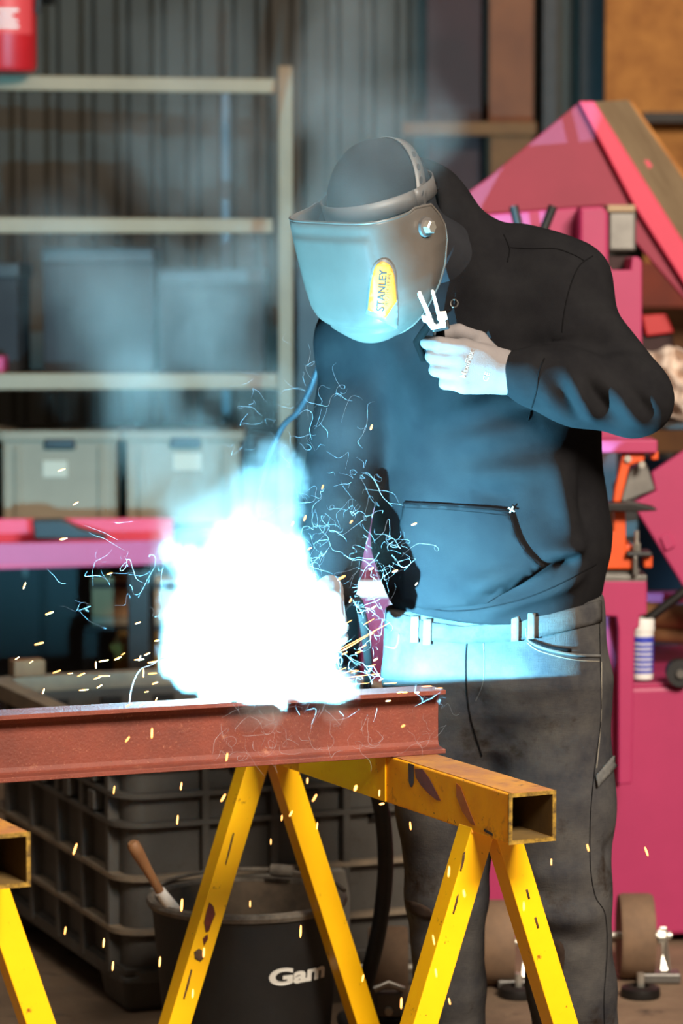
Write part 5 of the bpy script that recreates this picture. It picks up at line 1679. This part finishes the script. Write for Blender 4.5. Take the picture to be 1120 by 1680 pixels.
LONG = [(545, 1072, 631, 1026, 2.2), (560, 1068, 600, 1045, 2.4), (536, 1060, 566, 1038, 1.8), (566, 1066, 592, 1050, 2.0), (520, 1118, 614, 1106, 1.8), (530, 1112, 580, 1100, 1.6), (515, 1124, 575, 1116, 1.6), (545, 1104, 566, 1096, 1.8), (598, 1024, 612, 1016, 2.0), (562, 1026, 576, 1018, 2.0), (505, 1128, 560, 1122, 1.8), (550, 1050, 562, 1040, 1.6), (540, 1126, 600, 1121, 1.5)]
first = None


def spark(p, q, wpx, mat):
    global first
    d = q - p; L_ = d.length / 2; c = (p + q) / 2
    r = wpx * c.y / FPX / 2 * .6; L_ *= 1.2
    if first is None or mat is not spark_mat:
        o = MB().add(unit.v, unit.f).build('spark', mat, None, smooth=True)
        if mat is spark_mat: first = o
    else:
        o = first.copy(); COL.objects.link(o)
    o.location = c
    o.rotation_mode = 'QUATERNION'
    o.rotation_quaternion = d.to_track_quat('Z', 'Y')
    o.scale = (r, r, L_)
    return o


def where(x, y):
    if y > 1190:
        if x < 200 and y < 1330 or y < 1260: return 'orange spark falling in front of the red beam or just below it'
        if x < 230: return 'orange spark falling in front of the grey pallet box side'
        if x < 560 and y > 1440: return 'orange spark falling in front of the black tub'
        if x < 560: return 'orange spark falling between the beam and the black tub'
        if x < 860: return 'orange spark falling near the front legs of the trestle'
        return 'orange spark flying in front of the jeans or the pink machine'
    if x < 300: return 'orange spark skimming over the crate rim' if y > 1030 else 'orange spark drifting in front of the storage rack'
    if y < 1000: return 'orange spark floating in front of the black hoodie'
    return 'orange spark skipping along the beam top beside the weld'


def mark(o, x, y, streak=False):
    tag(o, 'long thin spark streak shooting from the weld to the jeans' if streak else where(x, y), 'spark', 'sparks flying from the weld')


rs = random.Random(5)
for i, (x, y, ln, an, w) in enumerate(SPARKS):
    # front sparks fall between camera and trestles, the others fly round the beam
    if y > 1190: Y = rs.uniform(4.25, 4.55) if x > 60 else 4.2
    elif x > 600: Y = rs.uniform(4.86, 4.95)
    else: Y = rs.uniform(4.55, 4.75)
    if x < 300 and y < 1160: Y = rs.uniform(4.6, 5.0)
    a = math.radians(an); dx = math.sin(a) * ln / 2; dy = -math.cos(a) * ln / 2
    mark(spark(at(x - dx, y - dy, Y), at(x + dx, y + dy, Y + rs.uniform(-.006, .006)), w, spark_mat), x, y)
for x0, y0, x1, y1, w in LONG:
    mark(spark(at(x0, y0, 4.84), at(x1, y1, 4.86), w, spark_mat), x0, y0, True)

# ------------------------------------------------------------------ curling fume threads
rw = np.random.default_rng(17)
wm = pm('pale_fume_thread', S(214, 226, 236), .9, spec=.1)
wm.node_tree.nodes['Principled BSDF'].inputs['Alpha'].default_value = .34
thr_ = MB()


def thread(x, y, Y, n, step, r, drift):
    p = np.array(at(x, y, Y)); d = rw.normal(size=3); d[1] *= .4; d += drift; d /= np.linalg.norm(d)
    pts = [p.copy()]; ax = rw.normal(size=3); bend = rw.normal() * .25
    for k in range(n):
        bend = .88 * bend + rw.normal() * .16
        ax = ax + rw.normal(size=3) * .3; ax /= np.linalg.norm(ax)
        d = d + np.cross(ax, d) * bend + np.array(drift) * .03; d /= np.linalg.norm(d)
        p = p + d * step; pts.append(p.copy())
    rr = [r * .48 * (.35 + .65 * math.sin(math.pi * (k + .5) / (n + 1))) for k in range(n + 1)]
    thr_.tube([Vector(q) for q in pts], rr, 4, cap=False)


def cloud(n, x0, x1, y0, y1, Y0, Y1, r, ln=30, step=.0022, drift=(0, 0, .5)):
    for _ in range(n):
        thread(rw.uniform(x0, x1), rw.uniform(y0, y1), rw.uniform(Y0, Y1), int(ln * rw.uniform(.5, 1.3)), step * rw.uniform(.7, 1.4), r * rw.uniform(.5, 1.3), np.array(drift))


cloud(60, 470, 610, 800, 960, 4.84, 5.0, .00024)
cloud(16, 500, 640, 640, 830, 4.86, 5.0, .00024)
cloud(26, 400, 520, 560, 760, 4.84, 5.0, .00024)
cloud(50, 555, 630, 960, 1130, 4.84, 4.95, .00026)
cloud(26, 610, 670, 820, 960, 4.84, 4.95, .00032)
cloud(34, 360, 460, 1165, 1245, 4.72, 4.79, .00036, 18, .0028, (0, 0, -.3))
cloud(26, 460, 625, 1150, 1240, 4.76, 4.84, .00040, 20, .003, (.1, 0, -.5))
cloud(22, 60, 280, 840, 1060, 4.8, 4.95, .00032, 26, .003, (0, 0, .2))
cloud(12, 660, 740, 1140, 1230, 4.9, 4.95, .00028)
fil = [(212, 1157), (214, 1138), (220, 1116), (231, 1098), (250, 1090), (264, 1081), (285, 1082), (310, 1086), (335, 1082)]
thr_.tube(smooth_path([at(x, y, 4.82) for x, y in fil]), .0011, 6)
o = thr_.build('fume_threads', wm, None, smooth=True)
tag(o, 'fine pale curling threads of fume around the weld', 'fume', kind='stuff')

# ------------------------------------------------------------------ chips and stains on the near legs of the first trestle
leg_bvh = {}
for o in [o for o in bpy.data.objects if o.name.startswith('leg') and o.parent is tr1]:
    off = tr1.location
    leg_bvh[o.name] = (o, BVHTree.FromPolygons([Vector(v.co) + off for v in o.data.vertices], [tuple(p.vertices) for p in o.data.polygons]))


def leg_at(x, y):
    best = None
    for k, (o, b) in leg_bvh.items():
        loc, n_, i_, dist = b.ray_cast(Vector((0, 0, CAM_H)), ray(x, y).normalized(), 12)
        if loc is not None and (best is None or dist < best[0]): best = (dist, o, b)
    return best


rust = pm('rust_scar', S(112, 38, 18), .8, var=(S(70, 26, 16), 60, .9))
dark_chip = pm('dark_chip', S(60, 40, 26), .8, var=(S(110, 70, 30), 80, .8))
for poly, mt in (([(343, 1480), (350, 1487), (353, 1500), (347, 1514), (342, 1528), (337, 1530), (334, 1514), (338, 1496)], rust),
                 ([(332, 1540), (340, 1532), (341, 1540), (334, 1552)], rust),
                 ([(318, 1562), (326, 1556), (334, 1561), (335, 1571), (328, 1578), (319, 1573)], dark_chip),
                 ([(310, 1600), (313, 1590), (315, 1591), (309, 1618), (302, 1640), (300, 1638)], dark_chip),
                 ([(379, 1376), (382, 1366), (384, 1367), (376, 1400), (370, 1420), (369, 1417)], dark_chip),
                 ([(749, 1470), (752, 1466), (750, 1480), (744, 1500), (742, 1498)], dark_chip),
                 ([(760, 1400), (763, 1396), (761, 1412), (756, 1430), (754, 1428)], dark_chip),
                 ([(756, 1566), (758, 1554), (760, 1555), (757, 1572), (752, 1582)], dark_chip),
                 ([(876, 1506), (879, 1504), (884, 1522), (881, 1523)], dark_chip),
                 ([(862, 1460), (865, 1458), (869, 1474), (866, 1475)], dark_chip)):
    cx_ = sum(p[0] for p in poly) / len(poly); cy_ = sum(p[1] for p in poly) / len(poly)
    b = leg_at(cx_, cy_)
    if b: patch(b[2], poly, 'paint_chip', mt, b[1], .0006, .0006, 4)
